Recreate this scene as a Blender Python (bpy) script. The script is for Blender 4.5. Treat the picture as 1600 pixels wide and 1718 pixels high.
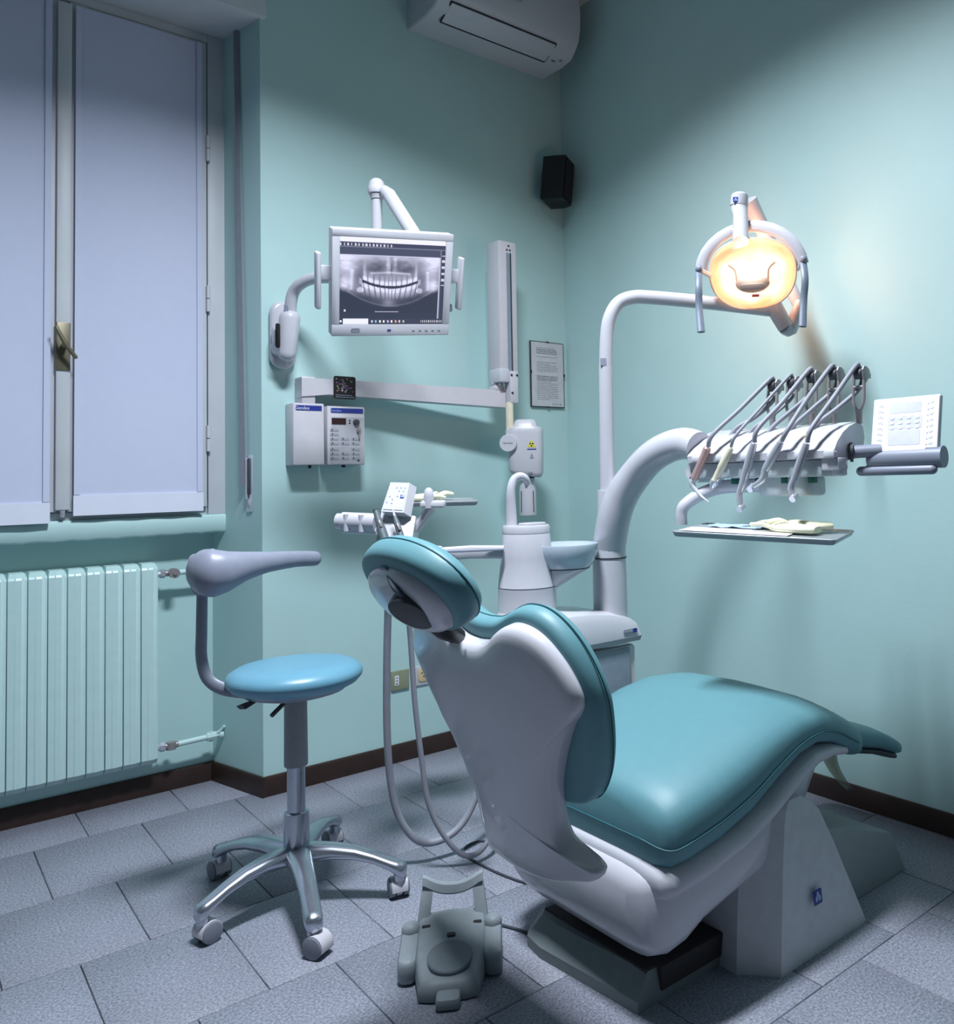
import bpy, bmesh, math, random
from mathutils import Vector, Matrix
random.seed(4)
for o in list(bpy.data.objects): bpy.data.objects.remove(o)
S = bpy.context.scene
COL = S.collection
V = Vector
# ------------------------------------------------------------ camera
cd = bpy.data.cameras.new('camera'); cam = bpy.data.objects.new('camera', cd); COL.objects.link(cam)
right = V((0.74955, -0.66152, -0.02397)); down = V((0.01112, 0.04879, -0.99875)); fwd = V((0.66186, 0.74834, 0.04392))
m = Matrix((right, -down, -fwd)).transposed().to_4x4(); m.translation = V((-0.3977, -3.5915, 1.25)); cam.matrix_world = m
cd.sensor_fit = 'VERTICAL'; cd.sensor_height = 36; cd.sensor_width = 36*1600/1718
cd.lens = 1394.9/1718*36; cd.shift_x = -241.8/1718; cd.shift_y = -119.9/1718
cd.clip_start = .05; cd.clip_end = 60
S.camera = cam
# ------------------------------------------------------------ world, lights, exposure
W = bpy.data.worlds.new('dusk'); S.world = W; W.use_nodes = True
W.node_tree.nodes['Background'].inputs[0].default_value = (.10, .16, .24, 1)
W.node_tree.nodes['Background'].inputs[1].default_value = .35
def area(name, loc, rot, sx, sy, power, col, spread=180):
    l = bpy.data.lights.new(name, 'AREA'); l.shape = 'RECTANGLE'; l.size = sx; l.size_y = sy
    l.energy = power; l.color = col; l.spread = math.radians(spread)
    o = bpy.data.objects.new(name, l); COL.objects.link(o); o.location = loc; o.rotation_euler = rot
    return o
CEIL = (.55, -1.93, 3.66)
area('ceiling_light', (CEIL[0], CEIL[1], CEIL[2]-.075), (0, 0, 0), .60, .26, 108, (.84, .90, 1.0), 140)
S.view_settings.view_transform = 'Standard'; S.view_settings.look = 'None'
S.view_settings.exposure = 0.0; S.view_settings.gamma = 1; S.view_settings.use_curve_mapping = False
# ------------------------------------------------------------ materials
def lin(c):
    return tuple(((x/255)/12.92 if x/255 <= .04045 else ((x/255+.055)/1.055)**2.4) for x in c)
MATS = {}
def mat(name, rgb, rough=.5, metal=0., vary=.05, nscale=30., bump=0., bscale=200., spec=.5, coat=0.):
    if name in MATS: return MATS[name]
    m = bpy.data.materials.new(name); m.use_nodes = True; nt = m.node_tree; b = nt.nodes['Principled BSDF']
    c = lin(rgb)
    b.inputs['Roughness'].default_value = rough; b.inputs['Metallic'].default_value = metal
    b.inputs['Specular IOR Level'].default_value = spec; b.inputs['Coat Weight'].default_value = coat
    tc = nt.nodes.new('ShaderNodeTexCoord'); n = nt.nodes.new('ShaderNodeTexNoise')
    n.inputs['Scale'].default_value = nscale; n.inputs['Detail'].default_value = 3
    nt.links.new(tc.outputs['Object'], n.inputs['Vector'])
    r = nt.nodes.new('ShaderNodeValToRGB'); nt.links.new(n.outputs['Fac'], r.inputs['Fac'])
    r.color_ramp.elements[0].position = .3; r.color_ramp.elements[1].position = .7
    r.color_ramp.elements[0].color = tuple(x*(1-vary) for x in c)+(1,)
    r.color_ramp.elements[1].color = tuple(min(1, x*(1+vary)) for x in c)+(1,)
    nt.links.new(r.outputs[0], b.inputs['Base Color'])
    if bump:
        n2 = nt.nodes.new('ShaderNodeTexNoise'); n2.inputs['Scale'].default_value = bscale; n2.inputs['Detail'].default_value = 2
        nt.links.new(tc.outputs['Object'], n2.inputs['Vector'])
        bp = nt.nodes.new('ShaderNodeBump'); bp.inputs['Strength'].default_value = bump; bp.inputs['Distance'].default_value = .002
        nt.links.new(n2.outputs['Fac'], bp.inputs['Height']); nt.links.new(bp.outputs[0], b.inputs['Normal'])
    MATS[name] = m; return m
def emis(name, rgb, s):
    m = bpy.data.materials.new(name); m.use_nodes = True; b = m.node_tree.nodes['Principled BSDF']
    b.inputs['Base Color'].default_value = lin(rgb)+(1,); b.inputs['Emission Color'].default_value = lin(rgb)+(1,)
    b.inputs['Emission Strength'].default_value = s; b.inputs['Roughness'].default_value = .3
    MATS[name] = m; return m
def clear(name, tint=(255, 255, 255), gloss=.02, rough=.05):
    m = bpy.data.materials.new(name); m.use_nodes = True; nt = m.node_tree
    nt.nodes.remove(nt.nodes['Principled BSDF']); out = nt.nodes['Material Output']
    t = nt.nodes.new('ShaderNodeBsdfTransparent'); t.inputs[0].default_value = lin(tint)+(1,)
    g = nt.nodes.new('ShaderNodeBsdfGlossy'); g.inputs['Roughness'].default_value = rough
    fr = nt.nodes.new('ShaderNodeLayerWeight'); fr.inputs[0].default_value = .35
    mul = nt.nodes.new('ShaderNodeMath'); mul.operation = 'MULTIPLY_ADD'; mul.inputs[1].default_value = .3; mul.inputs[2].default_value = gloss
    nt.links.new(fr.outputs['Fresnel'], mul.inputs[0])
    mx = nt.nodes.new('ShaderNodeMixShader'); nt.links.new(mul.outputs[0], mx.inputs[0])
    nt.links.new(t.outputs[0], mx.inputs[1]); nt.links.new(g.outputs[0], mx.inputs[2]); nt.links.new(mx.outputs[0], out.inputs['Surface'])
    MATS[name] = m; return m
WALL = mat('mint_wall_paint', (181, 214, 212), .55, vary=.025, nscale=3, bump=.12, bscale=90)
WHITE = mat('white_lacquer', (198, 198, 205), .24, vary=.01, coat=.3)
PLASTIC = mat('white_plastic', (198, 199, 206), .35, vary=.01)
WOODW = mat('white_painted_wood', (206, 210, 214), .45, vary=.03, nscale=8)
CREAM = mat('pale_grey_metal', (200, 198, 204), .4, vary=.02)
IVORY = mat('ivory_enamel', (226, 220, 196), .4)
TEAL = mat('teal_upholstery', (94, 142, 150), .5, vary=.02, bump=.06, bscale=900)
BLUE = mat('sky_blue_upholstery', (104, 156, 178), .36, vary=.02, bump=.06, bscale=900)
SEAM = mat('dark_teal_seam', (34, 92, 100), .6)
CHROME = mat('polished_aluminium', (186, 192, 202), .26, .9, vary=.05)
STEEL = mat('brushed_steel', (204, 207, 216), .22, .6, vary=.05)
HOLD = mat('grey_metal_holder', (156, 150, 150), .35, .4, vary=.05)
GREY = mat('mid_grey_plastic', (134, 140, 155), .42, vary=.02)
DGREY = mat('dark_grey_plastic', (58, 62, 68), .5, vary=.04)
PANELG = mat('grey_panel', (132, 146, 160), .45)
BLACK = mat('black_plastic', (18, 19, 22), .5)
RUBBER = mat('dark_rubber', (52, 48, 50), .75, vary=.1)
BASEG = mat('grey_green_base', (118, 128, 130), .5)
PEDAL = mat('grey_pedal_plastic', (148, 158, 162), .5, bump=.05, bscale=500)
WOOD = mat('dark_brown_wood', (46, 29, 24), .45, vary=.25, nscale=12)
BRONZE = mat('olive_bronze', (116, 110, 88), .4, .4)
HEMF = mat('white_hem_fabric', (226, 230, 244), .9, vary=.01, bump=.1, bscale=700)
FABRIC = mat('white_curtain_fabric', (204, 210, 232), .9, vary=.01, bump=.1, bscale=700)
RAD = mat('mint_radiator_enamel', (194, 224, 222), .35, vary=.02)
TRAYM = mat('tray_steel', (158, 166, 170), .35, .35)
GLOVE = mat('pale_yellow_latex', (232, 228, 196), .5, vary=.05)
PAPER = mat('white_paper', (222, 222, 228), .8)
INK = mat('grey_ink', (110, 112, 124), .8)
NAVY = mat('navy_blue_print', (34, 52, 140), .4)
LBLUE = mat('pale_blue_print', (150, 170, 215), .4)
YELLOW = mat('yellow_print', (214, 206, 70), .5)
COPPER = mat('copper_rose_metal', (190, 158, 154), .3, .3)
GREEN = mat('dark_green_plastic', (20, 92, 80), .5)
HOSE = mat('light_grey_hose', (146, 149, 158), .5)
SOCK = mat('olive_socket_plate', (136, 142, 118), .5)
BEIGE = mat('beige_socket', (214, 190, 146), .5)
DISP = mat('dark_red_display', (48, 20, 26), .25)
FROST = mat('blue_plastic_film', (176, 198, 226), .4)
STRAP = mat('grey_webbing', (128, 132, 142), .8, bump=.2, bscale=600)
GLASS = clear('clear_glass')
PLAQ = mat('frosted_plastic', (206, 212, 206), .4)
# ------------------------------------------------------------ mesh helpers
class F:                                    # a frame: origin and three axes
    def __init__(s, o=(0, 0, 0), x=(1, 0, 0), y=(0, 1, 0), z=(0, 0, 1)):
        s.o = V(o); s.x = V(x).normalized(); s.y = V(y).normalized(); s.z = V(z).normalized()
    def __call__(s, a, b, c=0): return s.o + s.x*a + s.y*b + s.z*c
    def at(s, a, b, c=0): return F(s(a, b, c), s.x, s.y, s.z)
WF = F()
def frame_z(o, z, xhint=(1, 0, 0)):         # frame whose z axis is given
    z = V(z).normalized(); h = V(xhint)
    if abs(h.normalized().dot(z)) > .98: h = V((0, 1, 0))
    x = (h - z*h.dot(z)).normalized(); return F(o, x, z.cross(x), z)
ORG = {}
class MB:
    def __init__(s): s.v = []; s.f = []
    def add(s, vs, fs):
        n = len(s.v); s.v += [V(p) for p in vs]; s.f += [tuple(i+n for i in f) for f in fs]; return s
    def rings(s, rs, close=True, cap=True):
        n = len(rs[0]); vs = [p for r in rs for p in r]; fs = []
        for i in range(len(rs)-1):
            for j in range(n if close else n-1):
                k = (j+1) % n; fs.append((i*n+j, i*n+k, (i+1)*n+k, (i+1)*n+j))
        if cap: fs += [tuple(range(n-1, -1, -1)), tuple((len(rs)-1)*n+j for j in range(n))]
        return s.add(vs, fs)
    def box(s, fr, x0, x1, y0, y1, z0, z1, b=0.):
        w, h = x1-x0, y1-y0
        return s.slab(fr.at((x0+x1)/2, (y0+y1)/2, 0), rrect(w, h, b*1.0 if b else 0, 2), z0, z1, b)
    def slab(s, fr, out, z0, z1, b=0., n=2, b0=None):      # extruded outline with rounded rims
        rs = []; b0 = b if b0 is None else b0
        def ring(ins, z): return [fr(p[0], p[1], z) for p in inset(out, ins)]
        if b0 > 0:
            for i in range(n+1):
                a = math.pi/2*i/n; rs.append(ring(b0*(1-math.sin(a)), z0+b0*(1-math.cos(a))))
        else: rs.append(ring(0, z0))
        if b > 0:
            for i in range(n+1):
                a = math.pi/2*i/n; rs.append(ring(b*(1-math.cos(a)), z1-b+b*math.sin(a)))
        else: rs.append(ring(0, z1))
        return s.rings(rs)
    def lathe(s, fr, prof, n=24, sx=1., sy=1.):
        return s.rings([[fr(r*sx*math.cos(2*math.pi*j/n), r*sy*math.sin(2*math.pi*j/n), z) for j in range(n)] for r, z in prof])
    def tube(s, pts, rad, n=12, sub=0, flat=None, round_end=False):
        pts = [V(p) for p in pts]
        if not isinstance(rad, (list, tuple)): rad = [rad]*len(pts)
        if sub: pts, rad = smooth_path(pts, list(rad), sub)
        if round_end:
            d0 = (pts[0]-pts[1]).normalized(); d1 = (pts[-1]-pts[-2]).normalized()
            ea = [.35, .7, .95]
            pre = [(pts[0]+d0*rad[0]*k, rad[0]*math.sqrt(max(.001, 1-k*k))) for k in reversed(ea)]
            post = [(pts[-1]+d1*rad[-1]*k, rad[-1]*math.sqrt(max(.001, 1-k*k))) for k in ea]
            pts = [p for p, r in pre]+pts+[p for p, r in post]; rad = [r for p, r in pre]+list(rad)+[r for p, r in post]
        T = []
        for i in range(len(pts)):
            a = pts[max(0, i-1)]; b = pts[min(len(pts)-1, i+1)]; T.append((b-a).normalized())
        h = V((0, 0, 1)) if abs(T[0].z) < .9 else V((1, 0, 0))
        if flat is not None: h = V(flat[2]) if len(flat) > 2 else h
        x = (h - T[0]*h.dot(T[0])).normalized(); rs = []
        for i, p in enumerate(pts):
            x = (x - T[i]*x.dot(T[i])).normalized(); y = T[i].cross(x)
            fx, fy = (flat[0], flat[1]) if flat is not None else (1, 1)
            rs.append([p + x*rad[i]*fx*math.cos(2*math.pi*j/n) + y*rad[i]*fy*math.sin(2*math.pi*j/n) for j in range(n)])
        return s.rings(rs)
    def ell(s, fr, a, b, c, n=20, mrow=10, ex=1.0):
        rs = []
        for i in range(mrow+1):
            t = -math.pi/2 + math.pi*i/mrow; cz = math.sin(t); cr = max(.004, math.cos(t))
            cr = cr**ex; rs.append([fr(a*cr*math.cos(2*math.pi*j/n), b*cr*math.sin(2*math.pi*j/n), c*cz) for j in range(n)])
        return s.rings(rs)
    def obj(s, name, mt, parent=None, smooth=True, sub=0, ang=38):
        org = ORG.get(parent.name, V((0, 0, 0))) if parent else V((0, 0, 0))
        me = bpy.data.meshes.new(name); bm = bmesh.new()
        vs = [bm.verts.new(p-org) for p in s.v]
        for f in s.f:
            try: bm.faces.new([vs[i] for i in f])
            except ValueError: pass
        bmesh.ops.remove_doubles(bm, verts=bm.verts, dist=1e-6)
        bmesh.ops.recalc_face_normals(bm, faces=bm.faces)
        if smooth:
            lim = math.radians(ang)
            for f in bm.faces: f.smooth = True
            for e in bm.edges:
                if len(e.link_faces) == 2 and e.calc_face_angle(0) > lim: e.smooth = False
        bm.to_mesh(me); bm.free()
        me.materials.append(mt)
        o = bpy.data.objects.new(name, me); COL.objects.link(o)
        if parent: o.parent = parent
        ORG[o.name] = org
        if sub:
            md = o.modifiers.new('soften', 'SUBSURF'); md.levels = sub; md.render_levels = sub
        return o
def inset(out, d):
    if d == 0: return out
    n = len(out); A = sum(out[i][0]*out[(i+1) % n][1]-out[(i+1) % n][0]*out[i][1] for i in range(n)); sg = 1 if A > 0 else -1
    res = []
    for i in range(n):
        p0, p1, p2 = out[i-1], out[i], out[(i+1) % n]
        def nrm(a, b):
            dx, dy = b[0]-a[0], b[1]-a[1]; l = math.hypot(dx, dy) or 1e-9; return (-dy/l*sg, dx/l*sg)
        n1, n2 = nrm(p0, p1), nrm(p1, p2); bx, by = n1[0]+n2[0], n1[1]+n2[1]; k = bx*n1[0]+by*n1[1]
        k = max(k, .5); res.append((p1[0]+bx/k*d, p1[1]+by/k*d))
    return res
def rrect(w, h, r, n=4):
    if r <= 0: return [(-w/2, -h/2), (w/2, -h/2), (w/2, h/2), (-w/2, h/2)]
    r = min(r, w/2*.999, h/2*.999); o = []
    for cx, cy, a0 in ((w/2-r, h/2-r, 0), (-w/2+r, h/2-r, 90), (-w/2+r, -h/2+r, 180), (w/2-r, -h/2+r, 270)):
        for i in range(n+1):
            a = math.radians(a0+90*i/n); o.append((cx+r*math.cos(a), cy+r*math.sin(a)))
    return o
def smooth_path(pts, rad, k):
    P, R = [], []
    n = len(pts)
    for i in range(n-1):
        p0, p1, p2, p3 = pts[max(0, i-1)], pts[i], pts[i+1], pts[min(n-1, i+2)]
        for j in range(k):
            t = j/k; P.append(.5*((2*p1)+(p2-p0)*t+(2*p0-5*p1+4*p2-p3)*t*t+(3*p1-p0-3*p2+p3)*t**3)); R.append(rad[i]*(1-t)+rad[i+1]*t)
    P.append(pts[-1]); R.append(rad[-1]); return P, R
def interp(tab, x):
    if x <= tab[0][0]: return tab[0][1]
    for (a, fa), (b, fb) in zip(tab, tab[1:]):
        if x <= b:
            t = (x-a)/(b-a); t = t*t*(3-2*t)*.5+t*.5; return fa+(fb-fa)*t
    return tab[-1][1]
def tag(o, label, cat, group=None):
    o['label'] = label; o['category'] = cat
    if group: o['group'] = group
    return o
def thing(name, label, cat, loc, group=None):
    o = bpy.data.objects.new(name, None); COL.objects.link(o); o.location = loc; o.empty_display_size = .05
    ORG[o.name] = V(loc); return tag(o, label, cat, group)
def struct(o): o['kind'] = 'structure'; return o
def lettering(txt, fr, size, mt, parent, name='lettering'):
    cu = bpy.data.curves.new(name, 'FONT'); cu.body = txt; cu.size = size; cu.extrude = .0003
    cu.align_x = 'CENTER'; cu.align_y = 'CENTER'; cu.resolution_u = 2
    t = bpy.data.objects.new('t', cu); COL.objects.link(t)
    dg = bpy.context.evaluated_depsgraph_get(); me = bpy.data.meshes.new_from_object(t.evaluated_get(dg))
    bpy.data.objects.remove(t); org = ORG.get(parent.name, V((0, 0, 0)))
    for v in me.vertices: v.co = fr(v.co.x, v.co.y, v.co.z) - org
    me.name = name; me.materials.clear(); me.materials.append(mt); o = bpy.data.objects.new(name, me); COL.objects.link(o); o.parent = parent; ORG[o.name] = org
    return o
def emblem(fr, s, parent):                  # blue square badge with a pale three-lobed figure
    MB().slab(fr, rrect(s, s*1.02, s*.1, 2), 0, .0016, .0006).obj('emblem', NAVY, parent)
    b = MB()
    for ang, r0 in ((90, .2), (215, .22), (325, .22)):
        a = math.radians(ang); f2 = fr.at(math.cos(a)*s*r0, math.sin(a)*s*r0*.9+.02*s, .0018)
        b.slab(f2, [(s*.15*math.cos(t), s*.2*math.sin(t)) for t in [2*math.pi*i/10 for i in range(10)]], 0, .0006)
    b.obj('emblem_figure', LBLUE, parent)

# ============================================================ STRUCTURE
RX = 2.334; BY = -.07; NY = .30; FY = .20; CZ = 3.75
# floor: grout bed plus stone tiles in running bond
def tile_material():
    m = bpy.data.materials.new('speckled_grey_stone'); m.use_nodes = True; nt = m.node_tree; b = nt.nodes['Principled BSDF']
    g = nt.nodes.new('ShaderNodeNewGeometry'); oi = nt.nodes.new('ShaderNodeObjectInfo')
    n1 = nt.nodes.new('ShaderNodeTexNoise'); n1.inputs['Scale'].default_value = 150; n1.inputs['Detail'].default_value = 4; n1.inputs['Roughness'].default_value = .7
    n2 = nt.nodes.new('ShaderNodeTexNoise'); n2.inputs['Scale'].default_value = 5; n2.inputs['Detail'].default_value = 3
    nt.links.new(g.outputs['Position'], n1.inputs['Vector']); nt.links.new(g.outputs['Position'], n2.inputs['Vector'])
    r = nt.nodes.new('ShaderNodeValToRGB'); r.color_ramp.elements[0].position = .36; r.color_ramp.elements[1].position = .66
    r.color_ramp.elements[0].color = lin((104, 109, 120))+(1,); r.color_ramp.elements[1].color = lin((164, 167, 180))+(1,)
    nt.links.new(n1.outputs['Fac'], r.inputs['Fac'])
    mx = nt.nodes.new('ShaderNodeMix'); mx.data_type = 'RGBA'; mx.blend_type = 'MULTIPLY'; mx.inputs['Factor'].default_value = 1
    nt.links.new(r.outputs[0], mx.inputs['A'])
    ad = nt.nodes.new('ShaderNodeMath'); ad.operation = 'ADD'
    m1 = nt.nodes.new('ShaderNodeMath'); m1.operation = 'MULTIPLY'; m1.inputs[1].default_value = .10; nt.links.new(oi.outputs['Random'], m1.inputs[0])
    m2 = nt.nodes.new('ShaderNodeMath'); m2.operation = 'MULTIPLY_ADD'; m2.inputs[1].default_value = .22; m2.inputs[2].default_value = .80; nt.links.new(n2.outputs['Fac'], m2.inputs[0])
    nt.links.new(m1.outputs[0], ad.inputs[0]); nt.links.new(m2.outputs[0], ad.inputs[1]); nt.links.new(ad.outputs[0], mx.inputs['B'])
    nt.links.new(mx.outputs['Result'], b.inputs['Base Color']); b.inputs['Roughness'].default_value = .5
    bp = nt.nodes.new('ShaderNodeBump'); bp.inputs['Strength'].default_value = .15; bp.inputs['Distance'].default_value = .001
    nt.links.new(n1.outputs['Fac'], bp.inputs['Height']); nt.links.new(bp.outputs[0], b.inputs['Normal'])
    return m
TILE = tile_material(); GROUT = mat('dark_grout', (74, 74, 82), .9)
fx0, fx1, fy0, fy1 = -2.3, RX, -4.7, NY
floor = struct(MB().box(WF, fx0, fx1, fy0, fy1, -.06, -.006).obj('floor', GROUT))
tw, td, gap = .33134, .46718, .0035
tile_cache = {}
k = -1
while -(k+1)*td > fy0-td:
    y1 = -k*td; y0 = y1-td; off = 0 if k % 2 == 0 else .5; i = math.floor((fx0)/tw)-1
    while (i+off)*tw < fx1:
        x0, x1 = (i+off)*tw, (i+off+1)*tw; a, b = max(x0, fx0), min(x1, fx1); c, d = max(y0, fy0), min(y1, fy1)
        if b-a > .02 and d-c > .02:
            key = (round(b-a, 3), round(d-c, 3))
            if key not in tile_cache:
                w, h = b-a-gap, d-c-gap
                t = MB().slab(WF, rrect(w, h, 0), -.012, 0, .0012, 1, b0=0).obj('tile', TILE, floor, ang=80); tile_cache[key] = t.data
            else:
                t = bpy.data.objects.new('tile', tile_cache[key]); COL.objects.link(t); t.parent = floor
            t.location = ((a+b)/2, (c+d)/2, 0)
        i += 1
    k += 1
def poly_prism(pts, z0, z1): return MB().slab(WF, pts, z0, z1)
struct(poly_prism([(.753, BY), (RX, BY), (RX, .45), (.63, .45)], 0, CZ).obj('wall_back', WALL, ang=20))
struct(poly_prism([(-.543, BY), (-.42, .45), (-2.3, .45), (-2.3, BY)], 0, CZ).obj('wall_back_left', WALL, ang=20))
struct(MB().box(WF, -.55, .70, NY, .45, 0, 1.06).obj('wall_niche', WALL))
struct(MB().box(WF, RX, RX+.12, -4.7, .45, 0, CZ).obj('wall_right', WALL))
UNSEEN = mat('dark_unseen_wall', (92, 98, 104), .6)  # unseen walls given a darker finish to cut bounced light
struct(MB().box(WF, -2.42, -2.3, -4.7, .45, 0, CZ).obj('wall_left', UNSEEN))
struct(MB().box(WF, -2.42, RX+.12, -4.82, -4.7, 0, CZ).obj('wall_front', UNSEEN))
struct(MB().box(WF, -2.42, RX+.12, -4.82, .45, CZ, CZ+.1).obj('ceiling', mat('white_ceiling_paint', (214, 222, 224), .8, vary=.01)))
# window sill with its wavy plaster edge
b = MB(); n = 60; rs = []
for i in range(n+1):
    x = -.50+1.194*i/n; wv = .0012*math.sin(x*61)+.0012*math.sin(x*143+1)+.0016*math.sin(x*311)
    dz = -.018*(x-.69)/.8*0
    rs.append([V((x, .445, 1.06)), V((x, FY+.004, 1.056+wv)), V((x, FY-.003, 1.064+wv)), V((x, FY-.004, 1.128)), V((x, FY+.002, 1.135)), V((x, .445, 1.135))])
struct(b.rings(rs).obj('trim_sill', WALL, ang=50))
# roller shutter box over the window
BOXZ = 3.206
sb = struct(MB().box(WF, -.56, .774, -.09, .44, BOXZ, CZ, .006).obj('trim_shutter_box', WOODW))
# window
win = struct(MB().box(WF, .622, .692, FY, .275, 1.135, BOXZ, .003).obj('window_1', WOODW))
MB().box(WF, -.50, -.41, FY, .275, 1.135, BOXZ, .003).obj('frame_jamb', WOODW, win)
MB().box(WF, -.41, .622, FY, .275, 3.168, BOXZ, .003).obj('frame_head', WOODW, win)
MB().box(WF, -.41, .622, FY+.02, .275, 1.135, 1.165, .003).obj('frame_rail', WOODW, win)
for x0, x1 in ((.122, .617), (-.405, .086)):
    c = MB(); c.box(WF, x0, x0+.062, FY-.006, .262, 1.168, 3.165, .004); c.box(WF, x1-.062, x1, FY-.006, .262, 1.168, 3.165, .004)
    c.box(WF, x0+.06, x1-.06, FY-.004, .262, 1.168, 1.25, .004); c.box(WF, x0+.06, x1-.06, FY-.004, .262, 3.085, 3.165, .004)
    c = c.obj('casement', WOODW, win)
    MB().box(WF, x0+.055, x1-.055, .225, .231, 1.24, 3.09).obj('pane', GLASS, c)
post = MB().box(WF, .080, .128, FY-.024, FY-.002, 1.175, 3.15, .005).obj('meeting_stile', WOODW, win)
MB().box(WF, .097, .112, FY-.02, FY-.008, 1.148, 1.176, .002).obj('bolt', STEEL, win)
for z in (2.70, 1.455, 2.05):
    MB().tube([(.6205, FY-.012, z-.055), (.6205, FY-.012, z-.002)], .0085, 10).tube([(.6205, FY-.012, z+.002), (.6205, FY-.012, z+.055)], .0085, 10).obj('hinge', WOODW, win)
hd = MB().slab(F((.1025, FY-.024, 1.80), (1, 0, 0), (0, 0, 1), (0, -1, 0)), rrect(.046, .185, .004, 2), 0, .006, .002).obj('window_handle', BRONZE, win)
MB().tube([(.0745, FY-.075, 1.862), (.1035, FY-.078, 1.80), (.136, FY-.075, 1.755)], [.0075, .0085, .0075], 10, round_end=True).tube([(.1035, FY-.036, 1.80), (.1035, FY-.08, 1.80)], .011, 10).obj('lever', BRONZE, hd)
# curtains
def curtain(x0, x1, z0, z1, label, ph):
    def surf(xa, xb, za, zb, th, yoff, amp):
        b = MB(); nx, nz = 30, 14; front = []; back = []
        for jz in range(nz+1):
            for ix in range(nx+1):
                x = xa+(xb-xa)*ix/nx; z = za+(zb-za)*jz/nz; lo = max(0, 1-(z-za)/.25)
                y = .178+yoff+.0025*math.sin(x*14+ph)*(1-lo)+amp*lo*math.sin(x*46+ph*3)
                front.append(V((x, y, z))); back.append(V((x, y+th, z)))
        N = (nx+1)*(nz+1); fs = []
        for jz in range(nz):
            for ix in range(nx):
                a = jz*(nx+1)+ix; fs += [(a, a+1, a+nx+2, a+nx+1), (N+a, N+a+nx+1, N+a+nx+2, N+a+1)]
        for ix in range(nx):
            fs += [(ix, N+ix, N+ix+1, ix+1)]; a = nz*(nx+1)+ix; fs += [(a, a+1, N+a+1, N+a)]
        for jz in range(nz):
            a = jz*(nx+1); fs += [(a, a+nx+1, N+a+nx+1, N+a)]; a += nx; fs += [(a, N+a, N+a+nx+1, a+nx+1)]
        return b.add(front+back, fs)
    c = tag(surf(x0, x1, z0+.002, z1, .003, 0, .0010).obj('curtain', FABRIC), label, 'curtain', 'window curtains')
    surf(x0-.002, x1+.002, z0, z0+.078, .012, -.006, .0012).obj('hem', HEMF, c)
    for xs in (x0+.010, x1-.010): MB().box(WF, xs-.0105, xs+.0105, .1735, .1745, z0+.08, z1-.002).obj('side_hem', FABRIC, c)
curtain(.140, .594, 1.152, 3.148, 'white fabric panel curtain on the right casement beside the wall strap', .4)
curtain(-.40, .062, 1.128, 3.148, 'white fabric panel curtain on the left casement, cut by the photo edge', 1.7)
# baseboards
def base(name, p0, p1, nrm, h=.079, t=.013):
    p0, p1, nrm = V(p0+(0,)), V(p1+(0,)), V(nrm+(0,)).normalized(); fr = F(p0, (p1-p0), nrm, (0, 0, 1)); L = (p1-p0).length
    b = MB(); prof = [(0, .001), (t, .001), (t, h-.008), (t-.004, h), (0, h)]
    b.rings([[fr(0, y, z) for y, z in prof], [fr(L, y, z) for y, z in prof]])
    return struct(b.obj(name, WOOD))
base('baseboard_back', (.753, BY), (RX, BY), (0, -1))
base('baseboard_jog', (.757, BY-.013), (.665, NY), (-.37, -.088))
base('baseboard_niche', (-.46, NY), (.665, NY), (0, -1))
base('baseboard_right', (RX, -4.7), (RX, BY), (-1, 0))
# ceiling light fixture (above the frame)
cl = thing('ceiling_light_fitting', 'white rectangular ceiling light hung above the treatment chair', 'light', CEIL)
MB().box(WF.at(*CEIL), -.36, .36, -.19, .19, -.06, .0, .01).obj('housing', WHITE, cl)
MB().tube([(CEIL[0]-.25, CEIL[1], CEIL[2]), (CEIL[0]-.25, CEIL[1], CZ)], .008).obj('rod', WHITE, cl)
MB().tube([(CEIL[0]+.25, CEIL[1], CEIL[2]), (CEIL[0]+.25, CEIL[1], CZ)], .008).obj('rod', WHITE, cl)

# ============================================================ RADIATOR
rad = thing('radiator', 'mint green column radiator under the window', 'radiator', (0, NY, .14))
sec = None; p = .06205; x = .4355-p/2
while x > -.46:
    if sec is None:
        b = MB(); fr = F((0, 0, 0), (1, 0, 0), (0, -1, 0))
        out = [(-.0302, .0), (-.0302, .078), (-.0288, .081), (-.010, .0825), (-.006, .085), (.012, .085), (.016, .0825), (.0288, .080), (.0302, .076), (.0302, .0)]
        zt, zb = .79, 0
        def R(z, k, dy): return [fr(x_*k, max(0, y_-dy), z) for x_, y_ in out]
        b.rings([R(zb+.0, 1, .022), R(zb+.022, 1, 0), R(zt-.012, 1, 0), R(zt-.004, .97, .004), R(zt+.012, .8, .03), R(zt+.014, .7, .05)])
        s0 = b.obj('radiator_section', RAD, rad, ang=25); sec = s0.data
    else:
        s0 = bpy.data.objects.new('radiator_section', sec); COL.objects.link(s0); s0.parent = rad
    s0.location = (x, .285, .143); x -= p
for zc, top in ((.20, 0), (.90, 1)):
    MB().tube([(.405, .225, zc), (.455, .225, zc)], .014, 8).tube([(.445, .225, zc), (.462, .225, zc)], .018, 6).obj('hex_nut', STEEL, rad)
    v = MB().tube([(.462, .225, zc), (.512, .225, zc)], .013, 10)
    if top: v.tube([(.492, .225, zc), (.492, .187, zc)], .020, 14).tube([(.492, .188, zc), (.492, .180, zc)], .007, 8)
    else: v.tube([(.486, .225, zc-.016), (.486, .225, zc+.014)], .019, 10)
    v.obj('valve', HOLD, rad)
    pp = MB().tube([(.505, .225, zc), (.683, .225, zc+(.004 if not top else 0))], .0115, 10)
    pp.obj('pipe', RAD, rad)
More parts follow.
